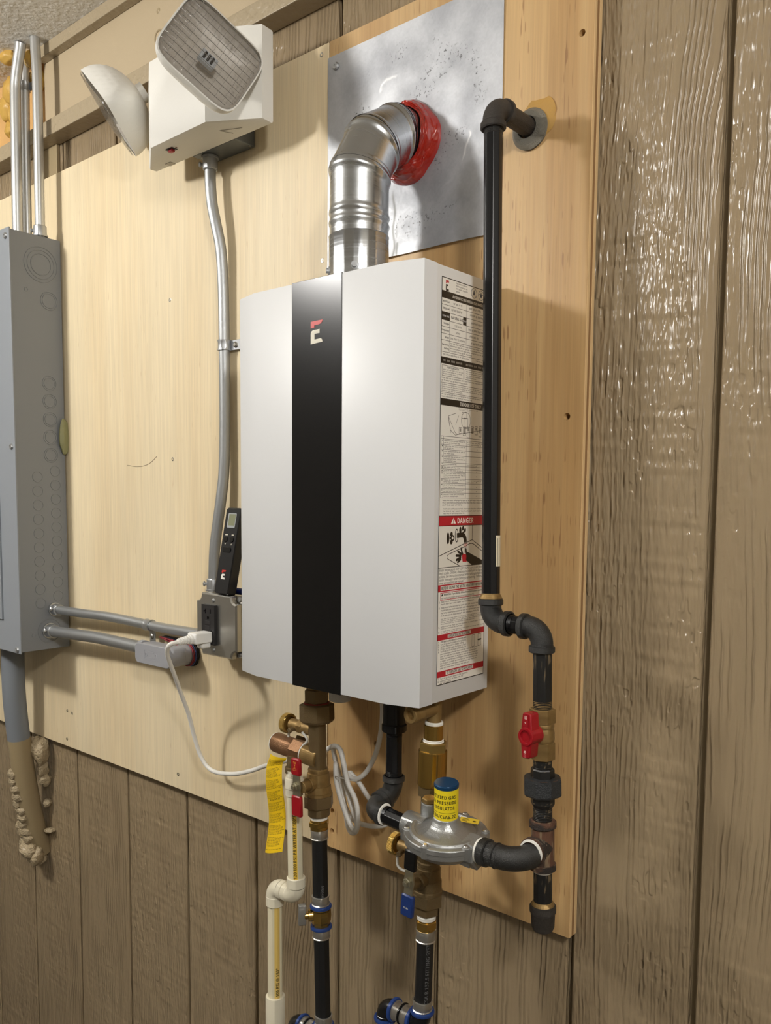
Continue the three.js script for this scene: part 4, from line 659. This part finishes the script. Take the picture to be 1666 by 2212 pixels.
// ---------- breaker panel ----------
const PX = -0.777, PZ = 0.1135, PB = 0.226, PT = 1.08;
const panel = thing('breaker_panel', 'tall grey steel breaker panel mounted on the pale plywood', 'breaker panel');
obj('cabinet', boxMM([-1.14, PB + 0.001, 0.003], [PX, PT - 0.001, PZ - 0.004], 0.001), M.panel, panel);
obj('front_trim', boxMM([-1.144, PB - 0.002, PZ - 0.0042], [PX + 0.002, PT + 0.002, PZ - 0.001], 0.001), M.panelFront, panel);
const pdoor = obj('door', boxMM([-1.1, 0.29, PZ - 0.0012], [-0.846, 1.0, PZ + 0.003], 0.001), M.panelFront, panel);
for (const y of [1.066, 0.65, 0.232]) screwHead(panel, [PX - 0.011, y, PZ - 0.0008], Zp, 0.0062, M.zinc);
function knock(y, z, r, rings) { obj('knockout', rings.map((k) => rev([PX - 0.0002, y, z], X, [[r * k - 0.0016, 0.0001], [r * k - 0.0013, 0.0012], [r * k - 0.0004, 0.0012], [r * k, 0.0001]], 40)).concat([rev([PX - 0.0003, y, z], X, [[0, 0.0005], [r * rings[rings.length - 1] * 0.9, 0.0005], [r * rings[rings.length - 1] * 0.92, 0]], 32)]), M.panel, panel); }
knock(1.022, 0.0465, 0.036, [1, 0.82, 0.62]); knock(0.9518, 0.0305, 0.019, [1, 0.8]);
for (let k = 0; k < 5; k++) knock(0.7837 - k * 0.03695, 0.0345, 0.0158, [1, 0.78]);
for (let k = 0; k < 10; k++) { knock(0.6026 - k * 0.0293, 0.0262, 0.0115, [1]); knock(0.59 - k * 0.0293, 0.0655, 0.0115, [1]); }
knock(0.2664, 0.048, 0.026, [1]); for (const [y, z] of [[0.967, 0.079], [0.26, 0.083]]) knock(y, z, 0.0042, [1]);
{
  const t = thing('foam_plug', 'greenish foam bulging out behind the breaker panel edge', 'foam');
  obj('foam', blob([-0.7715, 0.675, 0.007], [0.006, 0.038, 0.012], 55, 0.15, 1.6), mat({ color: 0x8b8a63, roughness: 0.6 }), t);
}
// ---------- conduits ----------
function connector(t, p, d, r, m = M.zinc) {
  const P = arr(p), D = arr(d).normalize();
  obj('connector', [rev(P, D, [[0, 0], [r + 0.005, 0], [r + 0.005, 0.003], [r + 0.0032, 0.0035], [r + 0.003, 0.02], [r + 0.002, 0.0215], [r, 0.0215]], 28)], m, t);
  const s = Math.abs(D.y) > 0.5 ? V(-0.72, 0, 0.69) : V(0, 0.2, 0.97), q = along(P, D, 0.0125).addScaledVector(s, r + 0.002);
  obj('set_screw', [cyl(q, along(q, s, 0.0045), 0.003), rev(along(q, s, 0.0042), s, [[0, 0], [0.0046, 0], [0.0046, 0.0018], [0.003, 0.0032], [0, 0.0036]], 14)], m, t);
}
function strap(t, p, axis, r, side, tabs = 1) {
  const A = arr(axis), S = arr(side), N = A.clone().cross(S).normalize(); if (N.z < 0) N.negate();
  const P = arr(p);
  obj('strap', [rev(along(P, A, -0.0085), A, [[r + 0.0002, 0], [r + 0.0022, 0], [r + 0.0014, 0.005], [r + 0.0014, 0.012], [r + 0.0022, 0.017], [r + 0.0002, 0.017]], 28), plate(rrect(0.03, 0.0165, 0.004, 0.015, 0), 0.0022, frame(along(P, S, r * 0.6).addScaledVector(N, -r + 0.0004), S, A.clone().negate().cross(S).dot(N) > 0 ? A : A, N), 0.0003)], M.zinc, t);
  const q = along(P, S, r + 0.0125).addScaledVector(N, -r + 0.0024); obj('strap_screw', [rev(q, N, [[0, 0], [0.0052, 0], [0.0052, 0.0018], [0.003, 0.0032], [0, 0.0034]], 6, 0.25)], M.screw, t);
}
{
  const t = thing('conduit', 'thick bright steel conduit kinking right where it meets the ceiling', 'conduit', 'conduits above the breaker panel');
  obj('pipe', tube([[-0.864, 1.08, 0.05], [-0.862, 1.18, 0.05], [-0.8595, 1.29, 0.05], [-0.8575, 1.37, 0.05], [-0.855, 1.4, 0.05], [-0.847, 1.425, 0.05], [-0.832, 1.462, 0.05], [-0.83, 1.4695, 0.05]], 0.0108, 80, 20), M.emtBright, t); connector(t, [-0.864, PT + 0.001, 0.05], Y, 0.0108);
}
{
  const t = thing('conduit', 'thin bright steel conduit half hidden behind the kinked thick one', 'conduit', 'conduits above the breaker panel');
  obj('pipe', tube([[-0.874, 1.08, 0.0235], [-0.872, 1.2, 0.0235], [-0.87, 1.32, 0.0235], [-0.867, 1.40, 0.0235], [-0.864, 1.4695, 0.0235]], 0.0088, 60, 18), M.emtBright, t); connector(t, [-0.874, PT + 0.001, 0.0235], Y, 0.0088);
  strap(t, [-0.867, 1.405, 0.0235], Y, 0.0088, X);
}
{
  const t = thing('conduit', 'straight bright steel conduit rising past the end of the tan beam', 'conduit', 'conduits above the breaker panel');
  obj('pipe', tube([[-0.7885, 1.08, 0.04], [-0.787, 1.2, 0.04], [-0.7855, 1.32, 0.04], [-0.785, 1.4, 0.04], [-0.787, 1.44, 0.0405], [-0.788, 1.4695, 0.041]], 0.0098, 60, 18), M.emtBright, t); connector(t, [-0.7885, PT + 0.001, 0.04], Y, 0.0098);
}
{
  const t = thing('conduit', 'thin grey conduit running from the breaker panel to the outlet box', 'conduit', 'conduits beside the breaker panel');
  obj('pipe', tube([[-0.776, 0.311, 0.036], [-0.73, 0.3115, 0.0352], [-0.66, 0.3125, 0.034], [-0.59, 0.314, 0.031], [-0.53, 0.3125, 0.0265], [-0.47, 0.3105, 0.0235], [-0.4, 0.3095, 0.0235], [-0.33, 0.311, 0.027], [-0.2625, 0.3125, 0.0305]], 0.0092, 100, 18), M.emt, t); connector(t, [PX + 0.0005, 0.311, 0.036], X, 0.0092); connector(t, [-0.2612, 0.3125, 0.0305], NX, 0.0092);
  strap(t, [-0.447, 0.31, 0.0235], X, 0.0092, NY);
}
{
  const t = thing('conduit', 'thicker grey conduit running from the breaker panel to the conduit body', 'conduit', 'conduits beside the breaker panel');
  obj('pipe', tube([[-0.776, 0.2664, 0.048], [-0.72, 0.268, 0.048], [-0.65, 0.2705, 0.0475], [-0.59, 0.272, 0.0455], [-0.53, 0.271, 0.043], [-0.47, 0.27, 0.0415], [-0.4335, 0.27, 0.0415]], 0.0115, 80, 20), M.emt, t); connector(t, [PX + 0.0005, 0.2664, 0.048], X, 0.0115);
}
{
  const t = thing('pull_box', 'grey cast conduit body with a stamped oval cover plate', 'pull box');
  const y = 0.266;
  obj('body', [boxMM([-0.434, y - 0.0172, 0.0215], [-0.327, y + 0.0172, 0.0595], 0.009), cyl([-0.345, y, 0.03], [-0.345, y, 0.0008], 0.0188), rev([-0.446, 0.27, 0.0415], X, [[0.0115, 0], [0.0145, 0.0005], [0.0145, 0.012], [0, 0.0122]], 26), cyl([-0.345, y, 0.0595], [-0.345, y, 0.02], 0.0186)], M.lbGrey, t);
  const c = obj('cover_plate', plate(rrect(0.108, 0.0365, 0.012, -0.381, y), 0.0036, at(0, 0, 0.0595), 0.0008), M.lbGrey, t);
  obj('stamped_frame', [plate(rrect(0.0405, 0.0007, 0.0003, -0.383, y + 0.0085), 0.0005, at(0, 0, 0.063), 0), plate(rrect(0.0405, 0.0007, 0.0003, -0.383, y - 0.0085), 0.0005, at(0, 0, 0.063), 0), plate(rrect(0.0007, 0.017, 0.0003, -0.403, y), 0.0005, at(0, 0, 0.063), 0), plate(rrect(0.018, 0.0022, 0.0005, -0.383, y + 0.005), 0.0005, at(0, 0, 0.063), 0), plate(rrect(0.02, 0.0022, 0.0005, -0.382, y - 0.005), 0.0005, at(0, 0, 0.063), 0), flat(new THREE.TorusGeometry(0.0028, 0.0006, 8, 20).translate(-0.398, y, 0.0632)), flat(new THREE.TorusGeometry(0.0028, 0.0006, 8, 20).translate(-0.368, y, 0.0632))], M.lbGrey, c);
  for (const dy of [-0.009, 0.011]) obj('cover_screw', rev([-0.4345, y + dy, 0.052], V(-1, 0, 0.3), [[0, 0], [0.0052, 0], [0.005, 0.002], [0.003, 0.0035], [0, 0.0038]], 14), M.zinc, t);
}
{
  const t = thing('wire_bundle', 'thin red, blue and black wires looped behind the conduit body', 'wires');
  const loop = (r, dz, off) => { const p = []; for (let k = 0; k <= 20; k++) { const a = mix(2.5, -1.9, k / 20); p.push([-0.345 + (r + 0.0008 * Math.sin(k * 2 + off)) * Math.cos(a), 0.266 + r * Math.sin(a), dz]); } p.unshift([-0.385, 0.2865 + (r - 0.021) * 2, dz], [-0.43, 0.288, dz - 0.002]); return tube(p.reverse().reverse().sort(() => 0), 0.0011, 90, 7); };
  obj('red_wire', loop(0.021, 0.012, 0), M.wireRed, t); obj('blue_wire', loop(0.0215, 0.009, 1), M.wireBlue, t); obj('black_wire', [loop(0.0222, 0.0055, 2), loop(0.0225, 0.0028, 3)], M.wireBlack, t); obj('red_wire', loop(0.0206, 0.0145, 2.2), M.wireRed, t);
}
{
  const t = thing('conduit', 'vertical offset steel conduit from the emergency light down to the outlet box', 'conduit');
  obj('pipe', tube([[-0.2505, 1.1045, 0.024], [-0.2505, 1.07, 0.024], [-0.247, 1.035, 0.0235], [-0.24, 1.0, 0.021], [-0.234, 0.96, 0.0165], [-0.2325, 0.9, 0.0135], [-0.232, 0.8, 0.0125], [-0.2315, 0.68, 0.0128], [-0.232, 0.6, 0.015], [-0.236, 0.55, 0.0185], [-0.243, 0.5, 0.022], [-0.2475, 0.46, 0.0245], [-0.249, 0.42, 0.0255], [-0.249, 0.3905, 0.0255]], 0.0092, 160, 20), M.emt, t);
  connector(t, [-0.2505, 1.1108, 0.024], NY, 0.0092, M.emt); connector(t, [-0.249, 0.3905, 0.0255], Y, 0.0092);
  strap(t, [-0.232, 0.805, 0.0125], Y, 0.0092, X);
}
{
  const t = thing('junction_box', 'dark galvanised junction box behind the emergency light', 'junction box');
  obj('box', boxMM([-0.275, 1.1115, 0.0008], [-0.165, 1.215, 0.0425], 0.002), mat({ color: 0x74787a, metalness: 0.7, roughness: 0.45 }), t);
  obj('box_screw', cyl([-0.168, 1.1105, 0.01], [-0.168, 1.1125, 0.01], 0.0022), M.screw, t);
}
// ---------- emergency light ----------
{
  const t = thing('emergency_light', 'white emergency light unit with two square lamp heads near the ceiling', 'emergency light');
  const pl = [[-0.3728, 0.0435], [-0.0745, 0.0435], [-0.0728, 0.066], [-0.1494, 0.1118], [-0.2947, 0.109], [-0.3735, 0.0575]];
  obj('housing', prismY(pl, 1.1095, 1.2435, 0.0035), M.emWhite, t);
  obj('test_button', [boxMM([-0.2765, 1.1048, 0.0815], [-0.2665, 1.1102, 0.089], 0.0012)], M.redButton, t);
  obj('button_bezel', boxMM([-0.2805, 1.1085, 0.0795], [-0.2625, 1.1094, 0.091], 0.0004), M.darkPlastic, t);
  obj('indicator', cyl([-0.259, 1.1089, 0.0845], [-0.259, 1.1098, 0.0845], 0.0017), mat({ color: 0x5a1c1c, roughness: 0.4 }), t);
  obj('side_notch', [boxMM([-0.33, 1.1088, 0.0455], [-0.315, 1.1096, 0.0565], 0.0004)], M.reflector, t);
  obj('bottom_latch', [tube([[-0.155, 1.1089, 0.08], [-0.146, 1.1089, 0.061]], 0.0004, 4, 6), tube([[-0.155, 1.1089, 0.08], [-0.12, 1.1089, 0.065]], 0.0004, 4, 6)], M.reflector, t);
  const cr = V(Math.cos(0.7059), 0, -Math.sin(0.7059)), cb = V(0.647, 0.0845, 0.757).normalize(), cu = cb.clone().cross(cr).normalize();
  const cam = (a, b, c) => V(0, 0, 0).addScaledVector(cr, a).addScaledVector(cu, b).addScaledVector(cb, c);
  function head(c, n, e, rot, S, depth, wall, pw) {
    const h = new THREE.Group(); h.name = 'lamp_head'; t.add(h);
    n = n.normalize(); let a = e.clone().addScaledVector(n, -e.dot(n)).normalize(), b = n.clone().cross(a); const a2 = a.clone().multiplyScalar(Math.cos(rot)).addScaledVector(b, Math.sin(rot)); b = n.clone().cross(a2); a = a2;
    const ring = (s, th, p = 5.5) => { const cx = Math.cos(th), sy = Math.sin(th), k = Math.pow(Math.pow(Math.abs(cx), p) + Math.pow(Math.abs(sy), p), -1 / p); return [cx * k * s, sy * k * s]; };
    const surf = (rows, uvr) => { const cols = 96, pos = [], uv = [], idx = []; rows.forEach(([s, d, p], j) => { for (let i = 0; i <= cols; i++) { const [x, y] = ring(s, i / cols * Math.PI * 2 + Math.PI / 4, p); const q = c.clone().addScaledVector(a, x).addScaledVector(b, y).addScaledVector(n, d); pos.push(q.x, q.y, q.z); uv.push(x / S / 2 + 0.5, y / S / 2 + 0.5); if (j + 1 < rows.length && i < cols) { const k = j * (cols + 1) + i; idx.push(k, k + 1, k + cols + 1, k + 1, k + cols + 2, k + cols + 1); } } }); const g = new THREE.BufferGeometry(); g.setAttribute('position', new THREE.Float32BufferAttribute(pos, 3)); g.setAttribute('uv', new THREE.Float32BufferAttribute(uv, 2)); g.setIndex(idx); g.computeVertexNormals(); return flat(toCreasedNormals(g.toNonIndexed(), 0.6)); };
    const dome = [[S * 0.965, 0.0004], [S, 0.0004], [S, -wall]]; for (let k = 1; k <= 14; k++) { const f = k / 14 * Math.PI / 2; dome.push([S * Math.pow(Math.cos(f), pw) * 0.995 + 0.0001, -wall - depth * Math.sin(f), mix(5.5, 2.2, k / 14)]); }
    obj('dome', surf(dome), M.emWhite, h);
    const bowl = []; for (let k = 0; k <= 10; k++) { const f = k / 10 * Math.PI / 2; bowl.push([S * 0.955 * Math.cos(f) + 0.0001, -0.004 - depth * 0.7 * Math.sin(f), mix(5.5, 2.5, k / 10)]); }
    obj('reflector', surf(bowl), M.reflector, h);
    obj('lens', surf([[S * 0.962, -0.001], [S * 0.962, 0.003], [S * 0.94, 0.0055], [S * 0.7, 0.0065], [S * 0.35, 0.0072], [0.0001, 0.0075]]), M.lens, h);
    const ribs = []; for (let k = -5; k <= 5; k++) { const o = k * S * 0.172, e = S * (Math.abs(k) === 5 ? 0.78 : 0.9); ribs.push(plate(rrect(0.0004, 2 * e, 0.0002, o, 0), 0.0008, frame(along(c, n, 0.0042), a, b, n), 0), plate(rrect(2 * e, 0.0004, 0.0002, 0, o), 0.0008, frame(along(c, n, 0.0042), a, b, n), 0)); }
    obj('lens_ribs', ribs, M.lensRib, h);
    const L = c.clone().addScaledVector(n, -depth * 0.42), f = frame(L, a, b, n);
    obj('light_source', [plate(rrect(0.026, 0.019, 0.003), 0.008, f, 0.001)], M.bezel, h); obj('light_chips', [-0.0075, -0.0015, 0.0045].map((q) => plate(rrect(0.0035, 0.012, 0.001, q + 0.0015, 0), 0.0015, frame(along(L, n, 0.008), a, b, n), 0)), M.darkPlastic, h);
    obj('pivot', cyl(c.clone().addScaledVector(n, -0.010 - depth * 0.93), c.clone().addScaledVector(n, -0.018 - depth), 0.016), M.emWhite, h);
    return { a, b, n, c, h };
  }
  head(V(-0.0835, 1.1715, 0.15), cam(0.55, 0.1, 0.82), cam(0.733, -0.505, -0.456), 0, 0.0655, 0.046, 0.003, 1.25);
  const h2 = head(V(-0.4465, 1.212, 0.088), cam(-0.82, -0.57, 0.06), cam(0.57, -0.82, 0), 0.42, 0.0615, 0.056, 0.008, 0.8);
  // vent slit along the back of the second head
  const sl = []; for (let k = 0; k <= 16; k++) { const f = mix(0.12, 1.1, k / 16); sl.push(h2.c.clone().addScaledVector(h2.a, -0.0612 * Math.cos(f) * 0.985).addScaledVector(h2.b, 0.014 * Math.sign(h2.b.dot(cb))).addScaledVector(h2.n, -0.010 - 0.0502 * Math.sin(f))); }
  obj('vent_slit', tube(sl, 0.0009, 40, 6), M.reflector, h2.h);
}
// ---------- outlet, remote, cord ----------
{
  const t = thing('outlet_box', 'square metal outlet box with a black receptacle beside the heater', 'outlet');
  const x0 = -0.2585, x1 = -0.153, y0 = 0.287, y1 = 0.3895, cx = (x0 + x1) / 2, cy = (y0 + y1) / 2;
  obj('box', boxMM([x0 + 0.002, y0 + 0.001, 0.0008], [x1 - 0.001, y1 - 0.001, 0.041], 0.004), M.steelBox, t);
  const s = new THREE.Shape(), w = 0.0525, c = 0.0135; s.moveTo(-w + c, -w); s.lineTo(w - c, -w); s.quadraticCurveTo(w - c, -w + c, w, -w + c); s.lineTo(w, w - c); s.quadraticCurveTo(w - c, w - c, w - c, w); s.lineTo(-w + c, w); s.quadraticCurveTo(-w + c, w - c, -w, w - c); s.lineTo(-w, -w + c); s.quadraticCurveTo(-w + c, -w + c, -w + c, -w); s.closePath();
  obj('cover', [plate(rrect(0.104, 0.1015, 0.006, cx, cy), 0.0018, at(0, 0, 0.0412), 0.0004), plate(s, 0.0135, at(cx, cy, 0.0425), 0.0025, 8)], M.steelBox, t);
  for (const [a, b] of [[0.047, 0.046], [0.047, -0.046]]) screwHead(t, [cx + a, cy + b, 0.0432], Zp, 0.0046, M.zinc);
  for (const b of [0.0415, -0.0415]) obj('cover_screw', rev([cx - 0.006, cy + b, 0.0558], Zp, [[0, 0], [0.0034, 0], [0.0032, 0.0012], [0.002, 0.0024], [0, 0.0025]], 14), M.zinc, t);
  const rx = -0.2185, ry = 0.339, sl = (a, b, w2, h2) => new THREE.BoxGeometry(w2, h2, 0.011).translate(rx + a, ry + b, 0.0585);
  const body = new THREE.BoxGeometry(0.034, 0.067, 0.0125).translate(rx, ry, 0.05625);
  const r = obj('receptacle', drill(drill(body, [sl(-0.0065, 0.0225, 0.0022, 0.0085), sl(0.0065, 0.0225, 0.0022, 0.0075), sl(0, 0.0115, 0.005, 0.0045), sl(0.0085, -0.013, 0.0022, 0.0075)]), [sl(-0.009, 0.0225, 0.005, 0.0022)]), M.outlet, t);
  for (const b of [0.0035, -0.0045]) obj('test_button', plate(rrect(0.013, 0.0062, 0.0008, rx - 0.001, ry + b), 0.0014, at(0, 0, 0.0622), 0.0003), mat({ color: 0x2c2a2b, roughness: 0.4 }), r);
}
{
  const t = thing('remote_control', 'black handheld remote with a small display leaning above the outlet box', 'remote control');
  const W = 0.0385, H = 0.144, D = 0.0175, lean = -0.19, m = new THREE.Matrix4().compose(V(-0.1885, 0.3912, 0.0505), new THREE.Quaternion().setFromEuler(new THREE.Euler(lean, -0.06, -0.02)), V(1, 1, 1));
  const L = (x, y, z) => m.clone().multiply(at(x, y, z));
  const s = new THREE.Shape(); s.moveTo(-W / 2 + 0.006, 0); s.lineTo(W / 2 - 0.006, 0); s.quadraticCurveTo(W / 2, 0, W / 2, 0.006); s.lineTo(W / 2 + 0.001, H - 0.006); s.quadraticCurveTo(W / 2 + 0.001, H, W / 2 - 0.005, H); s.lineTo(-W / 2 + 0.005, H); s.quadraticCurveTo(-W / 2 - 0.001, H, -W / 2 - 0.001, H - 0.006); s.lineTo(-W / 2, 0.006); s.quadraticCurveTo(-W / 2, 0, -W / 2 + 0.006, 0);
  obj('body', plate(s, D, L(0, 0, -D / 2), 0.0015), M.remote, t);
  const scr = obj('screen_bezel', plate(rrect(0.0225, 0.0245, 0.0025, 0, 0.1225), 0.0009, L(0, 0, D / 2 - 0.0003), 0.0002), M.bezel, t); obj('display', plate(rrect(0.0175, 0.019, 0.001, 0.0008, 0.1235), 0.0005, L(0, 0, D / 2 + 0.0004), 0), M.lcd, scr);
  for (const a of [-0.0085, 0.0085]) { obj('button', plate(rrect(0.0095, 0.0085, 0.0042, a, 0.0905), 0.0016, L(0, 0, D / 2 - 0.0003), 0.0006), M.pexBlack, t); obj('button_mark', [plate(a < 0 ? rrect(0.007, 0.002, 0.0006, a, 0.0985) : rrect(0.0055, 0.002, 0.0006, a, 0.0985), 0.0003, L(0, 0, D / 2 - 0.0001), 0), plate(poly(a < 0 ? [[a - 0.002, 0.0845], [a, 0.0815], [a + 0.002, 0.0845], [a + 0.001, 0.0845], [a, 0.083], [a - 0.001, 0.0845]] : [[a - 0.002, 0.0815], [a, 0.0848], [a + 0.002, 0.0815], [a + 0.001, 0.0815], [a, 0.0832], [a - 0.001, 0.0815]]), 0.0003, L(0, 0, D / 2 - 0.0001), 0)], M.cream, t); }
  obj('button', plate(rrect(0.0225, 0.0085, 0.0035, -0.001, 0.0735), 0.0016, L(0, 0, D / 2 - 0.0003), 0.0006), M.pexBlack, t);
  obj('logo_upper', plate(poly([[-0.0055, 0.0352], [-0.0015, 0.0352], [-0.0015, 0.0368], [0.004, 0.0368], [0.0058, 0.0398], [-0.0055, 0.0398]]), 0.0003, L(0, 0, D / 2 - 0.0001), 0), M.red, t);
  obj('logo_lower', plate(poly([[-0.0055, 0.0245], [0.0055, 0.0245], [0.004, 0.0275], [-0.0012, 0.0275], [-0.0012, 0.0305], [0.0035, 0.0305], [0.0035, 0.0335], [-0.0035, 0.0335], [-0.0055, 0.0315]]), 0.0003, L(0, 0, D / 2 - 0.0001), 0), M.tape, t);
}
{
  const t = thing('blue_marker', 'small blue tube lying on the outlet box behind the remote', 'marker'); obj('tube', [cyl([-0.2, 0.3955, 0.03], [-0.115, 0.3955, 0.026], 0.0055), cyl([-0.16, 0.3955, 0.0281], [-0.158, 0.3955, 0.028], 0.0062)], mat({ color: 0x1f2f7a, roughness: 0.35 }), t);
}
{
  const t = thing('power_cord', 'white power cord plugged into the outlet and coiled under the heater', 'power cord');
  const px = -0.2175, py = 0.319;
  obj('plug', [(() => { const s = [[0.0125, 0.0105, 0.0627], [0.0125, 0.0108, 0.084], [0.0085, 0.0085, 0.0985], [0.0075, 0.0075, 0.1]]; return boxMM([px - 0.0118, py - 0.0085, 0.0626], [px + 0.0118, py + 0.0098, 0.097], 0.0028); })(), boxMM([px - 0.0085, py - 0.018, 0.0626], [px + 0.0085, py - 0.004, 0.082], 0.004), cyl([px, py, 0.0965], [px, py, 0.1015], 0.0082)], M.plug, t);
  const rel = [[0.0, 0]]; for (let k = 0; k < 5; k++) rel.push([0.0072 - k * 0.0004, k * 0.0045 + 0.0003], [0.0072 - k * 0.0004, k * 0.0045 + 0.0028], [0.0057 - k * 0.0003, k * 0.0045 + 0.0033], [0.0057 - k * 0.0003, k * 0.0045 + 0.0044]); rel.push([0, 0.0226]);
  obj('strain_relief', rev([px, py, 0.101], V(-0.02, -0.06, 1), rel, 24), M.plug, t);
  const cr = 0.0037;
  obj('cable', tube([[px - 0.0006, py - 0.0015, 0.122], [-0.2235, 0.314, 0.135], [-0.237, 0.3, 0.131], [-0.2475, 0.281, 0.119], [-0.262, 0.25, 0.098], [-0.276, 0.215, 0.0765], [-0.2822, 0.175, 0.057], [-0.2825, 0.13, 0.0445], [-0.2745, 0.0935, 0.036], [-0.251, 0.0745, 0.031], [-0.2, 0.0798, 0.03], [-0.152, 0.0955, 0.03], [-0.106, 0.116, 0.031], [-0.04, 0.141, 0.034], [0.022, 0.166, 0.034], [0.048, 0.18, 0.036],
    [0.066, 0.178, 0.04], [0.075, 0.16, 0.043], [0.081, 0.126, 0.043], [0.093, 0.097, 0.043], [0.102, 0.079, 0.043], [0.102, 0.066, 0.043], [0.091, 0.0585, 0.041], [0.08, 0.065, 0.038], [0.071, 0.094, 0.036], [0.061, 0.127, 0.034], [0.051, 0.155, 0.034], [0.05, 0.172, 0.038], [0.058, 0.184, 0.047], [0.073, 0.184, 0.05], [0.083, 0.168, 0.052], [0.092, 0.138, 0.052], [0.106, 0.118, 0.052], [0.112, 0.099, 0.052], [0.1095, 0.075, 0.05], [0.099, 0.0685, 0.048], [0.082, 0.09, 0.047], [0.064, 0.129, 0.046], [0.056, 0.155, 0.04], [0.047, 0.14, 0.028], [0.052, 0.108, 0.0245], [0.069, 0.0765, 0.0245], [0.095, 0.069, 0.026], [0.127, 0.074, 0.026], [0.145, 0.083, 0.025], [0.138, 0.097, 0.023], [0.11, 0.108, 0.022], [0.09, 0.13, 0.025], [0.072, 0.1445, 0.0285], [0.0795, 0.1375, 0.031], [0.092, 0.1385, 0.031], [0.109, 0.152, 0.031], [0.127, 0.182, 0.031], [0.139, 0.219, 0.033], [0.1475, 0.256, 0.04], [0.152, 0.285, 0.05], [0.153, 0.3045, 0.052]], cr, 460, 12), M.cord, t);
  obj('twist_tie', [flat(new THREE.TorusGeometry(0.0165, 0.0009, 8, 40).rotateX(Math.PI / 2 - 0.35).translate(0.077, 0.137, 0.0385)), tube([[0.09, 0.132, 0.05], [0.097, 0.126, 0.052], [0.096, 0.115, 0.05]], 0.0008, 10, 6)], M.strapWhite, t);
}
// ---------- large plastic conduit and foam ----------
{
  const t = thing('plastic_conduit', 'fat grey plastic conduit, tan painted below, entering the wall under the panel', 'conduit');
  obj('grey_pipe', tube([[-0.925, PB + 0.004, 0.0575], [-0.927, 0.17, 0.0575], [-0.929, 0.11, 0.056], [-0.9315, 0.055, 0.0515], [-0.934, 0.0005, 0.0455]], 0.0243, 60, 32), M.pvc, t);
  obj('painted_pipe', tube([[-0.934, 0.003, 0.0458], [-0.9375, -0.06, 0.0375], [-0.9425, -0.13, 0.026], [-0.948, -0.2, 0.012], [-0.953, -0.26, -0.003], [-0.9555, -0.285, -0.012]], 0.0246, 60, 32), M.tanPaint, t);
}
{
  const t = thing('foam_seal', 'lumpy tan painted foam sealing the plastic conduit to the siding', 'foam');
  const L = []; const add = (x, y, z, r, s) => L.push(blob([x, y, z], r, s, 0.3, 1.5, 5));
  const pz = (y) => y > -0.13 ? mix(0.0375, 0.026, (-0.06 - y) / 0.07) : mix(0.026, -0.003, (-0.13 - y) / 0.13);
  for (let k = 0; k < 11; k++) { const y = -0.08 - k * 0.018; add(-0.944 - 0.003 * Math.sin(k * 2) - k * 0.0008, y, pz(y) + 0.022, [0.0105 + 0.004 * rnd() + k * 0.0006, 0.0125, 0.0115], 300 + k); }
  add(-0.985, -0.055, 0.02, [0.008, 0.012, 0.01], 320); add(-0.972, -0.262, 0.01, [0.024, 0.022, 0.022], 321); add(-0.948, -0.272, 0.024, [0.0215, 0.02, 0.018], 322); add(-0.932, -0.285, 0.012, [0.014, 0.02, 0.016], 323); add(-0.952, -0.297, 0.004, [0.024, 0.014, 0.02], 325);
  add(-0.915, -0.032, 0.006, [0.0165, 0.034, 0.02], 330); add(-0.914, -0.075, 0.0, [0.0085, 0.018, 0.014], 331); add(-0.914, -0.103, -0.004, [0.007, 0.014, 0.013], 332); add(-0.917, -0.16, -0.01, [0.007, 0.01, 0.01], 334); add(-0.913, -0.225, -0.012, [0.013, 0.005, 0.012], 335); add(-0.975, -0.225, 0.02, [0.018, 0.02, 0.017], 336);
  obj('foam', L, M.foamTan, t);
}
{
  const t = thing('expanding_foam', 'yellow expanding foam blobs around the conduits at the ceiling', 'foam');
  const L = []; for (const [x, y, z, rx, ry, rz, s] of [[-0.892, 1.462, 0.045, 0.026, 0.0125, 0.016, 1], [-0.845, 1.455, 0.018, 0.02, 0.016, 0.016, 2], [-0.86, 1.425, 0.0, 0.019, 0.024, 0.016, 3], [-0.955, 1.43, 0.005, 0.035, 0.03, 0.02, 4], [-0.99, 1.405, 0.0, 0.03, 0.03, 0.02, 5], [-0.96, 1.38, 0.0, 0.016, 0.026, 0.015, 6], [-0.935, 1.365, 0.0, 0.01, 0.02, 0.012, 7], [-0.985, 1.36, -0.004, 0.022, 0.02, 0.014, 8], [-0.925, 1.44, 0.0, 0.018, 0.014, 0.014, 9], [-0.955, 1.315, -0.008, 0.006, 0.008, 0.006, 10]]) L.push(blob([x, y, z], [rx, ry, rz], 400 + s, 0.18, 2, 3));
  obj('foam', L, M.foamYellow, t);
}

// ---------- put every group's origin at the base of its thing ----------
for (const t of groups) {
  const b = new THREE.Box3().setFromObject(t), p = V((b.min.x + b.max.x) / 2, b.min.y, (b.min.z + b.max.z) / 2);
  for (const c of t.children) c.position.sub(p);
  t.position.copy(p);
}
scene.traverse((o) => { if (o.isMesh) { o.receiveShadow = true; if (o.name !== 'globe') o.castShadow = true; } });
scene.add(camera);
renderer.render(scene, camera);
console.log('scene handed over');
